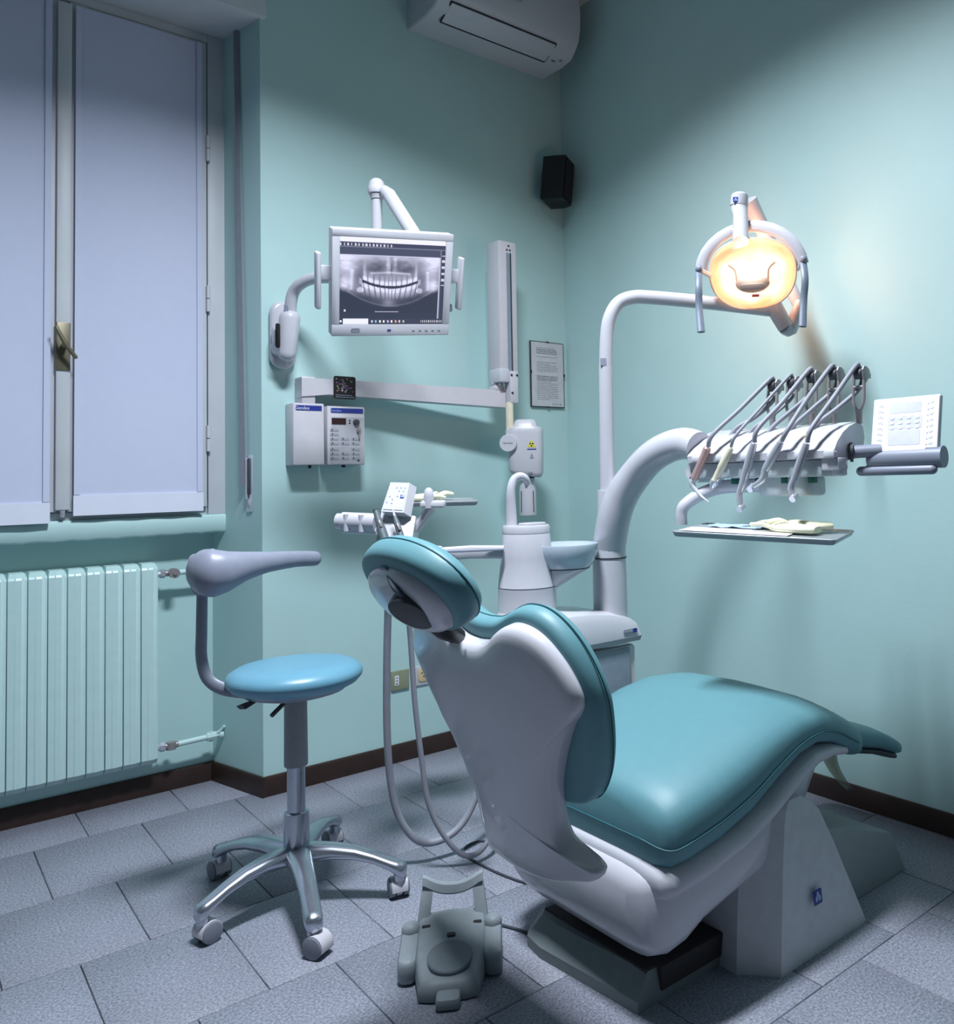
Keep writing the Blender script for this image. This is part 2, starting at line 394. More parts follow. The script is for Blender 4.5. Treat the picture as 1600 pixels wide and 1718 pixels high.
MB().tube([(.62, .225, .203), (.655, .225, .204)], .017, 8).tube([(.637, .225, .182), (.637, .225, .222)], .008, 8).tube([(.655, .222, .212), (.672, .215, .222), (.684, .205, .240)], .006, 8, 3).tube([(.668, .225, .204), (.684, .225, .204)], .018, 12).obj('pipe_fitting', RAD, rad)

# ============================================================ SHUTTER STRAP
st = thing('shutter_strap', 'grey shutter strap with metal winder on the window jamb', 'strap', (.727, .05, 1.14))
MB().box(F((.722, .0, 0), (.973, .0, 0), (0, 1, 0)), -.0015, .0015, .075, .098, 3.17, 3.2055).obj('strap_guide', STEEL, st)
b = MB(); a0, a1 = V((.7165, .086, 3.20)), V((.7245, .033, 1.25)); dy = V((.0062, -.0080, 0)); a0 = a0+V((-.012, -.003, 0)); a1 = a1+V((-.012, -.003, 0)); tk = V((-.002, -.0006, 0))
b.rings([[a0-dy, a0+dy, a0+dy+tk, a0-dy+tk], [a1-dy*1.1, a1+dy*1.1, a1+dy*1.1+tk, a1-dy*1.1+tk]]); b.obj('strap', STRAP, st)
jf = F((.7325, .0130, 1.26), (.088, -.37, 0), (0, 0, 1), (-.37, -.088, 0))
MB().slab(jf, rrect(.038, .235, .004, 2), -.002, .005, .002).obj('winder_plate', STEEL, st)
MB().slab(jf.at(.006, .03, 0), rrect(.014, .15, .004, 2), .005, .013, .002).obj('winder_slot', DGREY, st)
MB().slab(jf.at(-.006, .02, 0), rrect(.010, .17, .003, 2), .005, .016, .003).obj('winder_spring', STEEL, st)

# ============================================================ AIR CONDITIONER
ac = thing('air_conditioner', 'white wall mounted air conditioner high in the room corner', 'air conditioner', (1.825, BY, 3.39))
prof = [(0, 3.389), (-.17, 3.383), (-.245, 3.392), (-.262, 3.402), (-.30, 3.440), (-.318, 3.470), (-.33, 3.52), (-.335, 3.60), (-.325, 3.675), (-.30, 3.688), (0, 3.688)]
def ps(x, k): return [V((x, BY-.001+(y+.16)*k-.16 if y < 0 else BY-.001, z if k == 1 else 3.54+(z-3.54)*(1-(1-k)*.6))) for y, z in prof]
MB().rings([ps(1.430, .93), ps(1.437, 1), ps(2.213, 1), ps(2.220, .93)]).obj('housing', PLASTIC, ac, ang=25)
L0, L1 = V((0, BY-.001-.178, 3.379)), V((0, BY-.001-.292, 3.4305)); d = (L1-L0).normalized(); nn = V((0, -d.z, d.y))
if nn.z > 0: nn = -nn
L0 = L0+nn*.0075; L1 = L1+nn*.0075
lf = F((1.815, L0.y, L0.z), (1, 0, 0), d, nn)
MB().slab(lf.at(-.02, .060, 0), rrect(.60, .122, .006, 2), -.005, .002).obj('louvre_recess', BLACK, ac)
MB().slab(lf.at(-.02, .063, 0), rrect(.588, .108, .005, 2), .000, .007, .002).obj('louvre', PLASTIC, ac)
MB().slab(lf.at(.345, .075, 0), rrect(.016, .016, .0079, 4), 0, .004, .001).obj('sensor_window', GREY, ac)
MB().slab(lf.at(.352, .045, 0), rrect(.018, .018, .0089, 4), 0, .004, .001).obj('sensor_window', GREY, ac)
MB().slab(lf.at(.318, .026, 0), rrect(.022, .005, .002, 2), 0, .003, .001).obj('vent_mark', DGREY, ac)
lettering('Panasonic', F((1.80, BY-.339, 3.535), (1, 0, 0), (0, .08, 1), (0, -1, 0)), .028, GREY, ac)

# ============================================================ LOUDSPEAKER
sp = thing('loudspeaker', 'small black loudspeaker mounted high in the room corner', 'loudspeaker', (2.25, -.17, 2.67))
sz = V((.10, -.02, 1)).normalized(); fr = frame_z((2.215, -.165, 2.805), sz, (.86, .50, 0))
MB().slab(fr, [(-.062, -.075), (.060, -.075), (.085, -.02), (.085, .05), (-.062, .05)], -.115, .118, .006).obj('cabinet', BLACK, sp)
MB().slab(F(fr(-.0, -.076, 0), fr.x, fr.z, -fr.y), rrect(.108, .21, .006, 2), 0, .004, .002).obj('grille', mat('black_cloth', (24, 24, 27), .9, bump=.4, bscale=800), sp)
MB().box(WF, 2.20, 2.235, -.135, BY-.001, 2.78, 2.83, .004).obj('bracket', BLACK, sp)

# ============================================================ FRAMED NOTICE
nf = F((2.2015, BY-.002, 1.797), (1, 0, 0), (0, 0, 1), (0, -1, 0))
no = thing('framed_notice', 'framed typed notice hung on the back wall by the corner', 'notice', nf.o)
MB().slab(nf, rrect(.216, .345, .002, 1), 0, .010, .001).obj('backing_board', DGREY, no)
pg = MB().slab(nf, rrect(.206, .335, 0), .0105, .0112).obj('paper', PAPER, no)
b = MB(); rnd = random.Random(2)
for i in range(30):
    y = .138-.0093*i
    if i in (4, 6, 7, 14, 15): continue
    th = .0042 if i in (1, 2, 3, 16, 17, 18) else .0022; x1 = .072-rnd.random()*(.08 if i % 5 == 4 else .012)
    x = -.072
    while x < x1-.012:
        w = min(rnd.uniform(.012, .05), x1-x); b.slab(nf.at(x+w/2, y, .0113), rrect(w-.003, th, 0), 0, .0002); x += w
for k_ in range(4): b.slab(nf.at(.03+.017*k_, -.155, .0113), rrect(.007, .007, .002, 2), 0, .0002)
b.obj('printed_text', INK, pg)['kind'] = 'stuff'
MB().slab(nf, rrect(.212, .341, 0), .0122, .0142).obj('glass_cover', GLASS, no)
for x, y, w, h in ((0, .171, .016, .006), (-.107, .01, .006, .016), (.107, 0, .006, .016), (0, -.171, .016, .006)):
    MB().slab(nf.at(x, y, 0), rrect(w, h, .001, 1), .010, .017, .001).obj('clip', BLACK, no)

# ============================================================ X-RAY CONTROL BOXES
def control(x0, x1, z0, z1, label):
    t = thing('xray_control_box', label, 'control box', ((x0+x1)/2, BY, z0))
    MB().box(F((0, BY-.001, 0), (1, 0, 0), (0, 0, 1), (0, -1, 0)), x0, x1, z0, z1, 0, .088, .005).obj('housing', CREAM, t)
    return t, F(((x0+x1)/2, BY-.0895, (z0+z1)/2), (1, 0, 0), (0, 0, 1), (0, -1, 0))
c1, f1 = control(.848, .978, 1.331, 1.588, 'plain white box with blue stripe below the x-ray arm')
MB().slab(f1.at(0, .108, 0), rrect(.108, .021, .001, 1), 0, .0012).obj('stripe', NAVY, c1)
lettering('Gendex', f1.at(-.028, .107, .0014), .019, PAPER, c1)
MB().tube([(.93, -.12, 1.331), (.93, -.12, 1.318)], .007, 8).obj('foot', BLACK, c1)
c2, f2 = control(.990, 1.156, 1.331, 1.580, 'white box with keypad, red display and hanging key')
MB().slab(f2.at(.004, .106, 0), rrect(.142, .020, .001, 1), 0, .0012).obj('stripe', NAVY, c2)
lettering('Gendex', f2.at(-.046, .105, .0014), .015, LBLUE, c2)
MB().slab(f2.at(.006, -.022, 0), rrect(.142, .200, .003, 2), 0, .001).obj('keypad_panel', mat('grey_keypad', (178, 178, 184), .5), c2)
MB().slab(f2.at(-.033, .060, .001), rrect(.062, .027, .001, 1), 0, .0015).obj('display', DISP, c2)
b = MB()
for y in (.064, .053): b.slab(f2.at(.014, y, .001), rrect(.007, .007, .003, 3), 0, .001)
b.obj('indicator', BLACK, c2)
MB().slab(f2.at(.042, .058, .001), rrect(.026, .024, .011, 3), 0, .012, .002).obj('key_switch', DGREY, c2)
MB().slab(f2.at(.052, .026, .008), rrect(.018, .024, .008, 3), 0, .003, .001).slab(f2.at(.054, .002, .008), rrect(.006, .03, .001, 1), 0, .003).obj('key', HOLD, c2)
KEYM = mat('pale_key', (160, 162, 170), .5)
n_ = 0
for cx, rows in ((-.052, (0, 1, 2, 3, 4, 5, 6)), (-.006, (2, 3, 5, 6)), (.040, (2, 3, 4, 5, 6))):
    for r_ in rows:
        y = .024-.019*r_-(.006 if r_ > 3 else 0); kb = MB().slab(f2.at(cx, y, .001), rrect(.037, .0135, .002, 2), 0, .0015, .0006).obj('key_button', KEYM, c2)
        MB().slab(f2.at(cx-.010, y, .0028), rrect(.004, .008, 0), 0, .0002).obj('key_mark', DGREY, kb)
MB().slab(f2.at(.052, -.106, .001), [(-.007, -.005), (.007, -.005), (0, .008)], 0, .0005).obj('warning_mark', DGREY, c2)
MB().tube([(1.08, -.11, 1.331), (1.08, -.11, 1.321)], .009, 8).obj('foot', BLACK, c2)

# ============================================================ X-RAY ARM AND HEAD
xa = thing('xray_machine', 'pale grey wall x-ray machine with long arm and tube head', 'x-ray machine', (.92, BY, 1.58))
MB().box(WF, .888, .945, -.150, BY-.001, 1.588, 1.70, .004).obj('wall_bracket', CREAM, xa)
MB().rings([[V((.886, y, z)) for y, z in ((-.155, 1.615), (-.085, 1.615), (-.085, 1.693), (-.155, 1.693))], [V((1.00, y, z)) for y, z in ((-.160, 1.628), (-.090, 1.628), (-.090, 1.694), (-.160, 1.694))],
            [V((1.812, y, z)) for y, z in ((-.275, 1.594), (-.205, 1.594), (-.205, 1.676), (-.275, 1.676))]]).obj('horizontal_arm', CREAM, xa)
MB().box(WF, 1.752, 1.808, -.272, -.212, 1.672, 1.698, .010).tube([(1.780, -.245, 1.69), (1.780, -.245, 1.716)], .028, 16).obj('swivel', CREAM, xa)
MB().tube([(1.780, -.245, 1.702), (1.780, -.245, 1.709)], .0305, 16).obj('swivel_ring', STEEL, xa)
MB().box(WF, 1.758, 1.862, -.31, -.20, 1.714, 2.388, .010).obj('folding_arm', CREAM, xa)
gf = F((0, -.3105, 0), (1, 0, 0), (0, 0, 1), (0, -1, 0))
MB().box(gf, 1.802, 1.826, 1.75, 2.33, 0, .002).obj('arm_groove', PANELG, xa)
MB().box(gf, 1.821, 1.826, 1.75, 2.33, .002, .006).obj('cable_channel', DGREY, xa)
for x, z in ((1.815, 2.365), (1.805, 2.345), (1.822, 2.345)): MB().tube([(x, -.309, z), (x, -.314, z)], .004, 8).obj('screw', BLACK, xa)
MB().box(WF, 1.752, 1.806, -.316, -.22, 1.710, 1.775, .006).obj('lower_cover', PLASTIC, xa)
MB().box(WF, 1.806, 1.852, -.322, -.27, 1.612, 1.765, .006).obj('arm_end', CREAM, xa)
for x, z in ((1.815, 1.66), (1.812, 1.745), (1.842, 1.745)): MB().tube([(x, -.321, z), (x, -.326, z)], .005, 8).obj('screw', BLACK, xa)
MB().tube([(1.812, -.30, 1.483), (1.812, -.30, 1.616)], .0185, 16).obj('drop_tube', IVORY, xa)
MB().tube([(1.812, -.30, 1.445), (1.812, -.30, 1.485)], .0225, 16).obj('tube_collar', PLASTIC, xa)
hj = V((1.812, -.30, 1.420)); ax = V((-.72, -.68, .03)).normalized()
MB().tube([hj+ax*.048, hj+ax*.046, hj-ax*.10], [.039, .041, .041], 22).obj('pivot_drum', PLASTIC, xa)
jfr = frame_z(hj+ax*.0485, ax, (.68, -.72, 0))
lettering('Gendex', F(jfr.o, (.68, -.72, 0), (0, 0, 1), ax), .015, INK, xa)
hfz = V((.0, .0, 1)); hx = V((.78, -.62, 0)).normalized(); hy = V((-.62, -.78, 0)).normalized()
hf = F((1.893, -.312, 1.385), hx, hy, (0, 0, 1))
b = MB(); rs = []
out = rrect(.165, .15, .038, 4)
for z, k_, sx in ((-.118, .80, 1), (-.110, .9, 1), (-.095, .97, 1), (0, 1.0, 1), (.085, 1.0, 1), (.105, .985, 1), (.112, .94, 1), (.114, .72, 1), (.142, .60, 1), (.150, .5, 1)):
    rs.append([hf(px*k_, py*k_+.0, z-.02*(px/.08)*(1 if z < -.08 else 0)*.5) for px, py in out])
b.rings(rs).obj('tube_head', PLASTIC, xa)
tf = F(hf(.032, .0755, .032), hx, (0, 0, 1), hy)
MB().slab(tf, [(-.020, -.016), (.020, -.016), (0, .020)], 0, .001).obj('warning_label', YELLOW, xa)
b = MB()
for ang in (90, 210, 330):
    a0_, a1_ = math.radians(ang-28+180), math.radians(ang+28+180); b.slab(tf.at(0, -.003, .0012), [(.003*math.cos(a0_), .003*math.sin(a0_)), (.011*math.cos(a0_), .011*math.sin(a0_)), (.011*math.cos(a1_), .011*math.sin(a1_)), (.003*math.cos(a1_), .003*math.sin(a1_))], 0, .0004)
b.obj('radiation_symbol', BLACK, xa)
b = MB(); b.slab(tf.at(0, -.026, 0), rrect(.042, .005, 0), 0, .0006); b.obj('printed_line', NAVY, xa)
MB().slab(tf.at(0, -.052, 0), [(-.006, -.008), (.006, -.008), (0, .008)], 0, .0006).slab(tf.at(0, -.066, 0), rrect(.018, .004, 0), 0, .0006).slab(tf.at(-.008, -.135, 0), rrect(.02, .005, 0), 0, .0006).obj('printed_line', GREY, xa)
MB().tube([hf(.005, 0, -.13), hf(.005, 0, -.115)], .034, 20).obj('cone_ring', DGREY, xa)
b = MB().lathe(hf.at(.005, 0, 0), [(.040, -.305), (.041, -.30), (.040, -.18), (.036, -.145), (.033, -.13)], 22); b.obj('beam_cone', PLASTIC, xa)
for s_ in (-1, 1): MB().tube([hf(.005+s_*.029, .030, -.29), hf(.005+s_*.028, .030, -.19)], .0022, 6).obj('cone_line', DGREY, xa)

stk = F((1.062, -.1705, 1.658), (1, -.14, -.02), (0.01, 0, 1), (-.14, -1, 0))
sk = tag(MB().slab(stk, rrect(.092, .098, .008, 3), 0, .002).obj('sticker', BLACK), 'square black sticker with coloured dots on the x-ray arm', 'sticker')
rnd = random.Random(7); cols = [mat('dot_red', (176, 60, 66), .5), mat('dot_violet', (120, 100, 170), .5), mat('dot_green', (110, 140, 80), .5), mat('dot_white', (200, 196, 200), .5)]
for ci, cm in enumerate(cols):
    b = MB()
    for i in range(10):
        b.slab(stk.at(rnd.uniform(-.036, .036), rnd.uniform(-.018, .040), .002), rrect(rnd.uniform(.003, .008), rnd.uniform(.003, .006), .001, 1), 0, .0004)
    b.obj('coloured_dots', cm, sk)
b = MB()
for y in (-.032, -.040):
    x = -.038
    while x < .03:
        w = rnd.uniform(.006, .014); b.slab(stk.at(x+w/2, y, .002), rrect(w-.002, .003, 0), 0, .0004); x += w
b.obj('printed_line', GREY, sk)

# ============================================================ MONITOR ON ARM
mo = thing('wall_monitor', 'white monitor showing a jaw x-ray on a wall arm', 'monitor', (.83, BY, 1.74))
pf = F((.832, BY-.001, 1.873), (1, 0, 0), (0, 0, 1), (0, -1, 0))
MB().slab(pf, rrect(.105, .285, .052, 6), 0, .040, .018, 3).obj('wall_plate', WHITE, mo)
pvx, pvy = .862, -.155
MB().tube([(0.8179, -0.1029, 1.8143), (0.8237, -0.1618, 1.8193)], .040, 16).obj('bracket', WHITE, mo)
MB().tube([(0.7998, -0.1414, 1.8322), (0.7993, -0.1438, 1.8809)], .028, 14, 0, None, True).obj('bracket', WHITE, mo)
MB().tube([(0.8240, -0.1603, 1.7901), (0.8316, -0.1752, 1.9286)], [.036, .041], 18, 0, None, True).obj('pivot', WHITE, mo)
MB().slab(F((0.7801, -0.1853, 1.8535), right, (0, 0, 1), -fwd), rrect(.017, .10, .0078, 5), -.004, .004, .001).obj('slot_cover', BLACK, mo)
b = MB().tube([(0.8305, -0.1706, 1.8677), (0.8333, -0.1774, 1.9407), (0.8309, -0.1916, 1.9920), (0.8359, -0.2119, 2.0355), (0.8517, -0.2543, 2.0638), (0.8817, -0.3083, 2.0768), (0.9249, -0.3994, 2.0674), (1.0176, -0.5861, 2.0298)], .0238, 16, 5); b.obj('arm_tube', WHITE, mo)
MB().slab(F((0.8102, -0.1957, 1.9644), right, (0, 0, 1), -fwd), rrect(.018, .026, .002, 1), -.004, .002).obj('label_plate', GREY, mo)
cb = V((1.0176, -0.5861, 2.0298)); ct = V((1.0139, -0.6021, 2.3572))
MB().tube([cb-V((0, 0, .05)), ct], .0205, 16).obj('column', WHITE, mo)
MB().lathe(F(ct), [(.0205, -.012), (.024, -.010), (.0245, -.003), (.027, 0), (.0275, .008), (.033, .010), (.0345, .016), (.0345, .030), (.033, .034), (.032, .036), (.031, .046), (.027, .058), (.018, .068), (.003, .072)], 20).obj('knuckle', WHITE, mo)
MB().tube([(1.0237, -0.6387, 2.3772), (1.0304, -0.6698, 2.3514), (1.0807, -0.7837, 2.1674)], [.020, .026, .027], 12, 0, (.75, 1.0, (0.7, .7, 0))).obj('spring_arm', WHITE, mo)
MB().tube([(1.0755, -0.7801, 2.1854), (1.0708, -0.7654, 2.0069), (1.0082, -0.7360, 1.9927)], .022, 12, 4).obj('spring_arm_end', WHITE, mo)
mr = V((.980, -.182, .078)).normalized(); md = V((.144, .385, -.912)); md = (md-mr*md.dot(mr)).normalized(); mfw = mr.cross(md)
mf = F((.988, -.784, 1.976), mr, -md, -mfw)      # x right, y up, z toward the viewer
MB().slab(mf, rrect(.439, .383, .006, 2), -.045, .0, .004).obj('casing', PLASTIC, mo)
b = MB(); bw = .0255
for x0, x1, y0, y1 in ((-.2195, .2195, .1655, .1915), (-.2195, .2195, -.1915, -.148), (-.2195, -.192, -.148, .1655), (.192, .2195, -.148, .1655)):
    b.box(mf, x0, x1, y0, y1, 0, .006, .002)
b.obj('bezel', PLASTIC, mo)
# screen picture: colours computed per vertex
def clamp(x): return max(0., min(1., x))
def g(x, m_, s_): return math.exp(-((x-m_)/s_)**2)
def vnoise(x, y, sd):
    def h(i, j): return (math.sin(i*127.1+j*311.7+sd*74.7)*43758.5453) % 1
    i, j = math.floor(x), math.floor(y); fx, fy = x-i, y-j; fx = fx*fx*(3-2*fx); fy = fy*fy*(3-2*fy)
    return (h(i, j)*(1-fx)+h(i+1, j)*fx)*(1-fy)+(h(i, j+1)*(1-fx)+h(i+1, j+1)*fx)*fy
def shot(u, v):                              # u,v in 0..1, v downward, inside the film
    x = (u-.5)*2; ax = abs(x); v0 = v
    base_ = .40-.30*clamp((v-.66+.10*ax)/.12)-.06*clamp((ax-.8)/.2)
    L = base_ + .10*(vnoise(u*14, v*9, 1)-.5)
    L += .10*clamp((.66-v)/.2)
    L += (.40+.25*(vnoise(u*18, v*30, 5)-.4))*g(ax, .88, .20)*g(v, .14, .17) + .28*g(v, .03, .06)*(.4+.6*ax)                 # skull base corners
    L += .50*g(ax, .90, .11)*g(v, .50, .11)*(.6+.6*vnoise(u*30, v*30, 2))                    # vertebrae sides
    L += .25*g(ax, .76+.05*(v-.3), .035)*(1 if .25 < v < .60 else 0)                          # ramus edge
    L -= .16*g(ax, .60, .10)*g(v, .38, .16)
    L -= .26*g(ax, .28, .21)*g(v, .22, .10)                                                   # sinuses
    L += .14*(vnoise(u*26, v*20, 3)-.45)*g(v, .15, .14)*g(ax, 0, .5)*2.2
    L += .25*g(x, -.06, .03)*g(v, .14, .12) + .22*g(x, .09, .03)*g(v, .14, .12) - .34*g(x, .015, .018)*g(v, .2, .11)
    L += .26*g(ax, .52, .03)*g(v, .25, .12)                                                   # zygoma
    L += .30*g(v, .285+.05*ax, .018)*(1 if ax < .40 else 0)                                   # palate
    curve = .545-.095*(x/.53)**2                                                              # bite line
    if ax < .56:
        w = .046+.012*(vnoise(u*60, 1, 4)-.5)
        up = curve-w*.5-v; dn = v-curve-w*.5
        xx = x+.012*(vnoise(u*16, 3, 8)-.5); tooth = .5+.5*math.cos(xx*math.pi*2/(.072+.030*min(1, ax/.4))); gapk = clamp(tooth*3.2)
        if 0 < up < .19:
            root = clamp(1-up/.19); L += (.44*clamp(1-abs(up-.03)/.06)+.30*root*(.2+.8*gapk*(1-.3*up/.19)))*(.45+.55*gapk)-.20*(1-gapk)*root
        elif 0 < dn < .23:
            tooth2 = .5+.5*math.cos((xx*(1+.5*dn))*math.pi*2/(.066+.034*min(1, ax/.4))); gk = clamp(tooth2*2.6); root = clamp(1-dn/.23)
            L += (.40*clamp(1-abs(dn-.03)/.06)+.42*root*gk)*(.45+.55*gk)-.10*(1-gk)*root
        elif up <= 0 and dn <= 0: L = .06
    elif ax < .62 and abs(v-curve-.02) < .05: L += .25
    if g(ax, .60, .07)*g(v, .60, .05) > .4: L += .30
    jaw = .875-.36*(ax/1.0)**2.0
    L += .17*g(v, jaw, .016)*(ax < .85) + .13*clamp((jaw-v)/.2)*clamp((v-.6)/.1)*(ax < .8)
    L += .36*g(x, -.02, .12)*g(v, .82, .07)
    if v > jaw: L -= .18*clamp((v-jaw)/.08)
    return clamp(L)
def screen_rgb(u, v):
    if v < .055: return (.80, .80, .95)
    if v < .115:
        if u < .48 and .068 < v < .10 and (math.sin(u*190)+.4*math.sin(u*77+2)) > .3: return (.62, .62, .70)
        return (.045, .05, .10) if v < .105 else (.2, .2, .3)
    if v > .935:
        if .035 < u < .27: return (.78, .79, .95)
        if u < .03: return (.03, .035, .07) if abs(u-.014) > .006 or abs(v-.967) > .012 else (.8, .8, .9)
        if .285 < u < .64:
            q = ((u-.285) % .038)/.038; ii = int((u-.285)/.038)
            if .3 < q < .72 and .952 < v < .984: return [(.5, .6, .7), (.25, .5, .7), (.8, .8, .85), (.75, .75, .7), (.5, .5, .9), (.8, .8, .8), (.8, .35, .3), (.6, .6, .6), (.5, .5, .5), (.4, .4, .45)][ii % 10]
        if u > .78 and .955 < v < .982 and math.sin(u*300) > .2: return (.55, .55, .62)
        return (.04, .045, .08)
    if u > .955:
        if u > .968 and .17 < v < .53 and math.sin(v*85) > .35: return (.6, .6, .68)
        return (.04, .045, .09) if u > .962 else (.25, .26, .33)
    if u > .945: return (.55, .56, .68) if v > .2 else (.05, .06, .10)
    if v < .195: return (.055, .065, .115)
    if v > .865: return (.030, .038, .068)
    if v < .208: return (.6, .6, .78)
    L = shot(u/.945, (v-.2)/.665)
    if abs(u-.05) < .008 and abs(v-.84) < .012: L = .9
    if abs(v-.852) < .004 and .33 < u < .56: L = max(L, .62)
    L = clamp(L*1.10)**1.8
    return (.028+.66*L, .034+.66*L, .062+.84*L)
nx, ny = 250, 206; sw, sh = .384, .3135; vs = []; cs = []
org = ORG[mo.name]; so = mf(0, .0087, .001)
for j in range(ny+1):
    for i in range(nx+1):
        u, v = i/nx, j/ny; vs.append(so+mf.x*((u-.5)*sw)+mf.y*((.5-v)*sh)-org); cs.append(screen_rgb(u, v))
me = bpy.data.meshes.new('screen'); me.from_pydata(vs, [], [(j*(nx+1)+i, (j+1)*(nx+1)+i, (j+1)*(nx+1)+i+1, j*(nx+1)+i+1) for j in range(ny) for i in range(nx)])
at = me.color_attributes.new('picture', 'FLOAT_COLOR', 'POINT')
for i, c in enumerate(cs): at.data[i].color = (c[0], c[1], c[2], 1)
sm = bpy.data.materials.new('lit_screen'); sm.use_nodes = True; nt = sm.node_tree; bs = nt.nodes['Principled BSDF']
ca = nt.nodes.new('ShaderNodeAttribute'); ca.attribute_name = 'picture'
nt.links.new(ca.outputs['Color'], bs.inputs['Emission Color']); bs.inputs['Emission Strength'].default_value = 1.15
bs.inputs['Base Color'].default_value = (.01, .01, .012, 1); bs.inputs['Roughness'].default_value = .4
me.materials.append(sm); so_ = bpy.data.objects.new('screen', me); COL.objects.link(so_); so_.parent = mo; ORG['screen'] = org
lettering('OTC', mf.at(-.135, -.1695, .0068), .016, GREY, mo)
MB().slab(mf.at(-.135, -.1695, .006), rrect(.028, .016, .001, 1), 0, .0006).obj('maker_plate', mat('silver_label', (176, 178, 186), .4, .3), mo)
MB().slab(mf.at(-.012, -.170, .006), rrect(.014, .006, .002, 2), 0, .001).obj('logo_mark', NAVY, mo)
for i in range(5): MB().slab(mf.at(.08+.025*i, -.172, .006), rrect(.010, .003, 0), 0, .001).obj('button', GREY, mo)
for s_ in (-1, 1):
    h = MB().box(mf, s_*.2195-.001 if s_ > 0 else -.2565, .2565 if s_ > 0 else -.2185, -.005+.01, .058, -.030, -.018, .003).obj('handle_bracket', PLASTIC, mo)
    MB().box(mf, s_*.262-.009, s_*.262+.009, -.095, .105, -.036, .0, .005).obj('handle', PLASTIC, mo)
MB().tube([mf(.205, -.075, -.05), mf(.235, -.098, -.06), mf(.25, -.10, -.06)], .016, 10, 2).obj('arm_joint', WHITE, mo)

# ============================================================ WALL SOCKETS
def socket(x, z, label, kind):
    sf = F((x, BY-.001, z), (1, 0, 0), (0, 0, 1), (0, -1, 0)); t = thing('wall_socket', label, 'socket', sf.o, 'sockets above the skirting')
    if kind == 0:
        MB().slab(sf, rrect(.088, .086, .003, 2), 0, .009, .003).obj('cover_plate', SOCK, t)
        i_ = MB().slab(sf.at(-.018, .0, .009), rrect(.020, .044, .002, 1), 0, .002, .001).obj('outlet', PAPER, t)
        for y in (-.013, 0, .013): MB().slab(sf.at(-.018, y, .0112), rrect(.006, .006, .0028, 3), 0, .0005).obj('pin_hole', BLACK, i_)
    else:
        MB().slab(sf, rrect(.076, .088, .008, 3), 0, .007, .003).obj('cover_plate', PLASTIC, t)
        i_ = MB().slab(sf.at(0, .004, .007), rrect(.055, .064, .018, 4), 0, .004, .002).obj('outlet', BEIGE, t)
        for x_, y in ((-.009, .012), (.009, .012), (0, -.004)): MB().slab(sf.at(x_, y, .0112), rrect(.006, .007, .0028, 3), 0, .0005).obj('pin_hole', BLACK, i_)
socket(1.3475, .361, 'olive wall socket plate with one narrow outlet', 0)
socket(1.4625, .362, 'white wall socket with round-cornered beige outlet', 1)

# ============================================================ DENTAL UNIT (cabinet, spittoon, post)
du = thing('dental_unit', 'white dental unit cabinet with spittoon bowl and post', 'dental unit', (1.38, -1.28, 0))
# cabinet body: lower box and sloping saddle top
MB().box(WF, 1.185, 1.600, -1.385, -1.15, 0.0, .66, .012).obj('cabinet', WHITE, du)
MB().box(F((0, -1.3855, 0), (1, 0, 0), (0, 0, 1), (0, -1, 0)), 1.20, 1.565, .06, .655, 0, .008, .003).obj('front_panel', PANELG, du)
b = MB(); rs = []
for x, zt in ((1.172, .745), (1.19, .775), (1.24, .795), (1.32, .800), (1.40, .795), (1.48, .785), (1.56, .765), (1.600, .745), (1.612, .725)):
    y0, y1 = -1.405, -1.135; r_ = []
    for y, z in ((y0+.01, .672), (y0, .69), (y0+.002, zt-.035), (y0+.016, zt-.010), (y0+.045, zt), (y1-.045, zt), (y1-.016, zt-.01), (y1, zt-.035), (y1, .69), (y1-.01, .672)): r_.append(V((x, y, z)))
    rs.append(r_)
b.rings(rs).obj('saddle_top', WHITE, du, ang=30)
bf = F((1.556, -1.4055, .712), (1, 0, 0), (0, 0, 1), (0, -1, 0))
MB().slab(bf, rrect(.060, .014, .002, 1), 0, .002).obj('name_plate', PANELG, du)
MB().slab(bf.at(.022, 0, .002), rrect(.018, .015, .001, 1), 0, .001).obj('emblem', NAVY, du)
lettering('SIRONA', bf.at(-.009, 0, .0022), .010, PLASTIC, du)
# spittoon column
sc = F((1.248, -1.228, 0))
MB().lathe(sc, [(.104, .785), (.106, .795), (.100, .803), (.099, .806), (.099, .884)], 32).obj('column_foot', WHITE, du)
MB().lathe(sc, [(.0965, .882), (.0965, .889)], 32).obj('joint_line', PANELG, du)
MB().lathe(sc, [(.099, .888), (.098, .890), (.089, .985), (.0815, 1.065), (.080, 1.068)], 32).obj('spittoon_column', WHITE, du)
MB().lathe(sc, [(.0815, 1.068), (.0815, 1.088), (.078, 1.094), (.05, 1.095), (.004, 1.095)], 32).obj('column_cap', WHITE, du)
MB().tube([(1.2049, -1.2036, 1.0768), (1.2025, -1.2062, 1.1581), (1.2018, -1.2090, 1.2151), (1.2147, -1.2091, 1.2494), (1.2356, -1.2149, 1.2612), (1.2553, -1.2184, 1.2526), (1.2675, -1.2147, 1.2338), (1.2692, -1.2154, 1.2193)], [.0215, .0175, .015, .0145, .0145, .0135, .012, .011], 14, 4).obj('bowl_rinse_pipe', WHITE, du)
MB().slab(F((1.262, -1.245, 1.094)), rrect(.10, .06, .028, 5), 0, .008, .003).obj('filler_base', WHITE, du)
bc = F((1.366, -1.292, 0))
MB().rings([[bc(r_*math.cos(2*math.pi*j_/30)-d_, r_*math.sin(2*math.pi*j_/30)+d_*.5, z_) for j_ in range(30)] for r_, z_, d_ in ((.03, .872, .062), (.052, .900, .036), (.072, .926, .012), (.082, .938, .002), (.0835, .941, 0))]).obj('bowl_base', WHITE, du)
MB().lathe(bc, [(.082, .941), (.082, .945)], 30, 1.05, 1.0).obj('joint_line', DGREY, du)
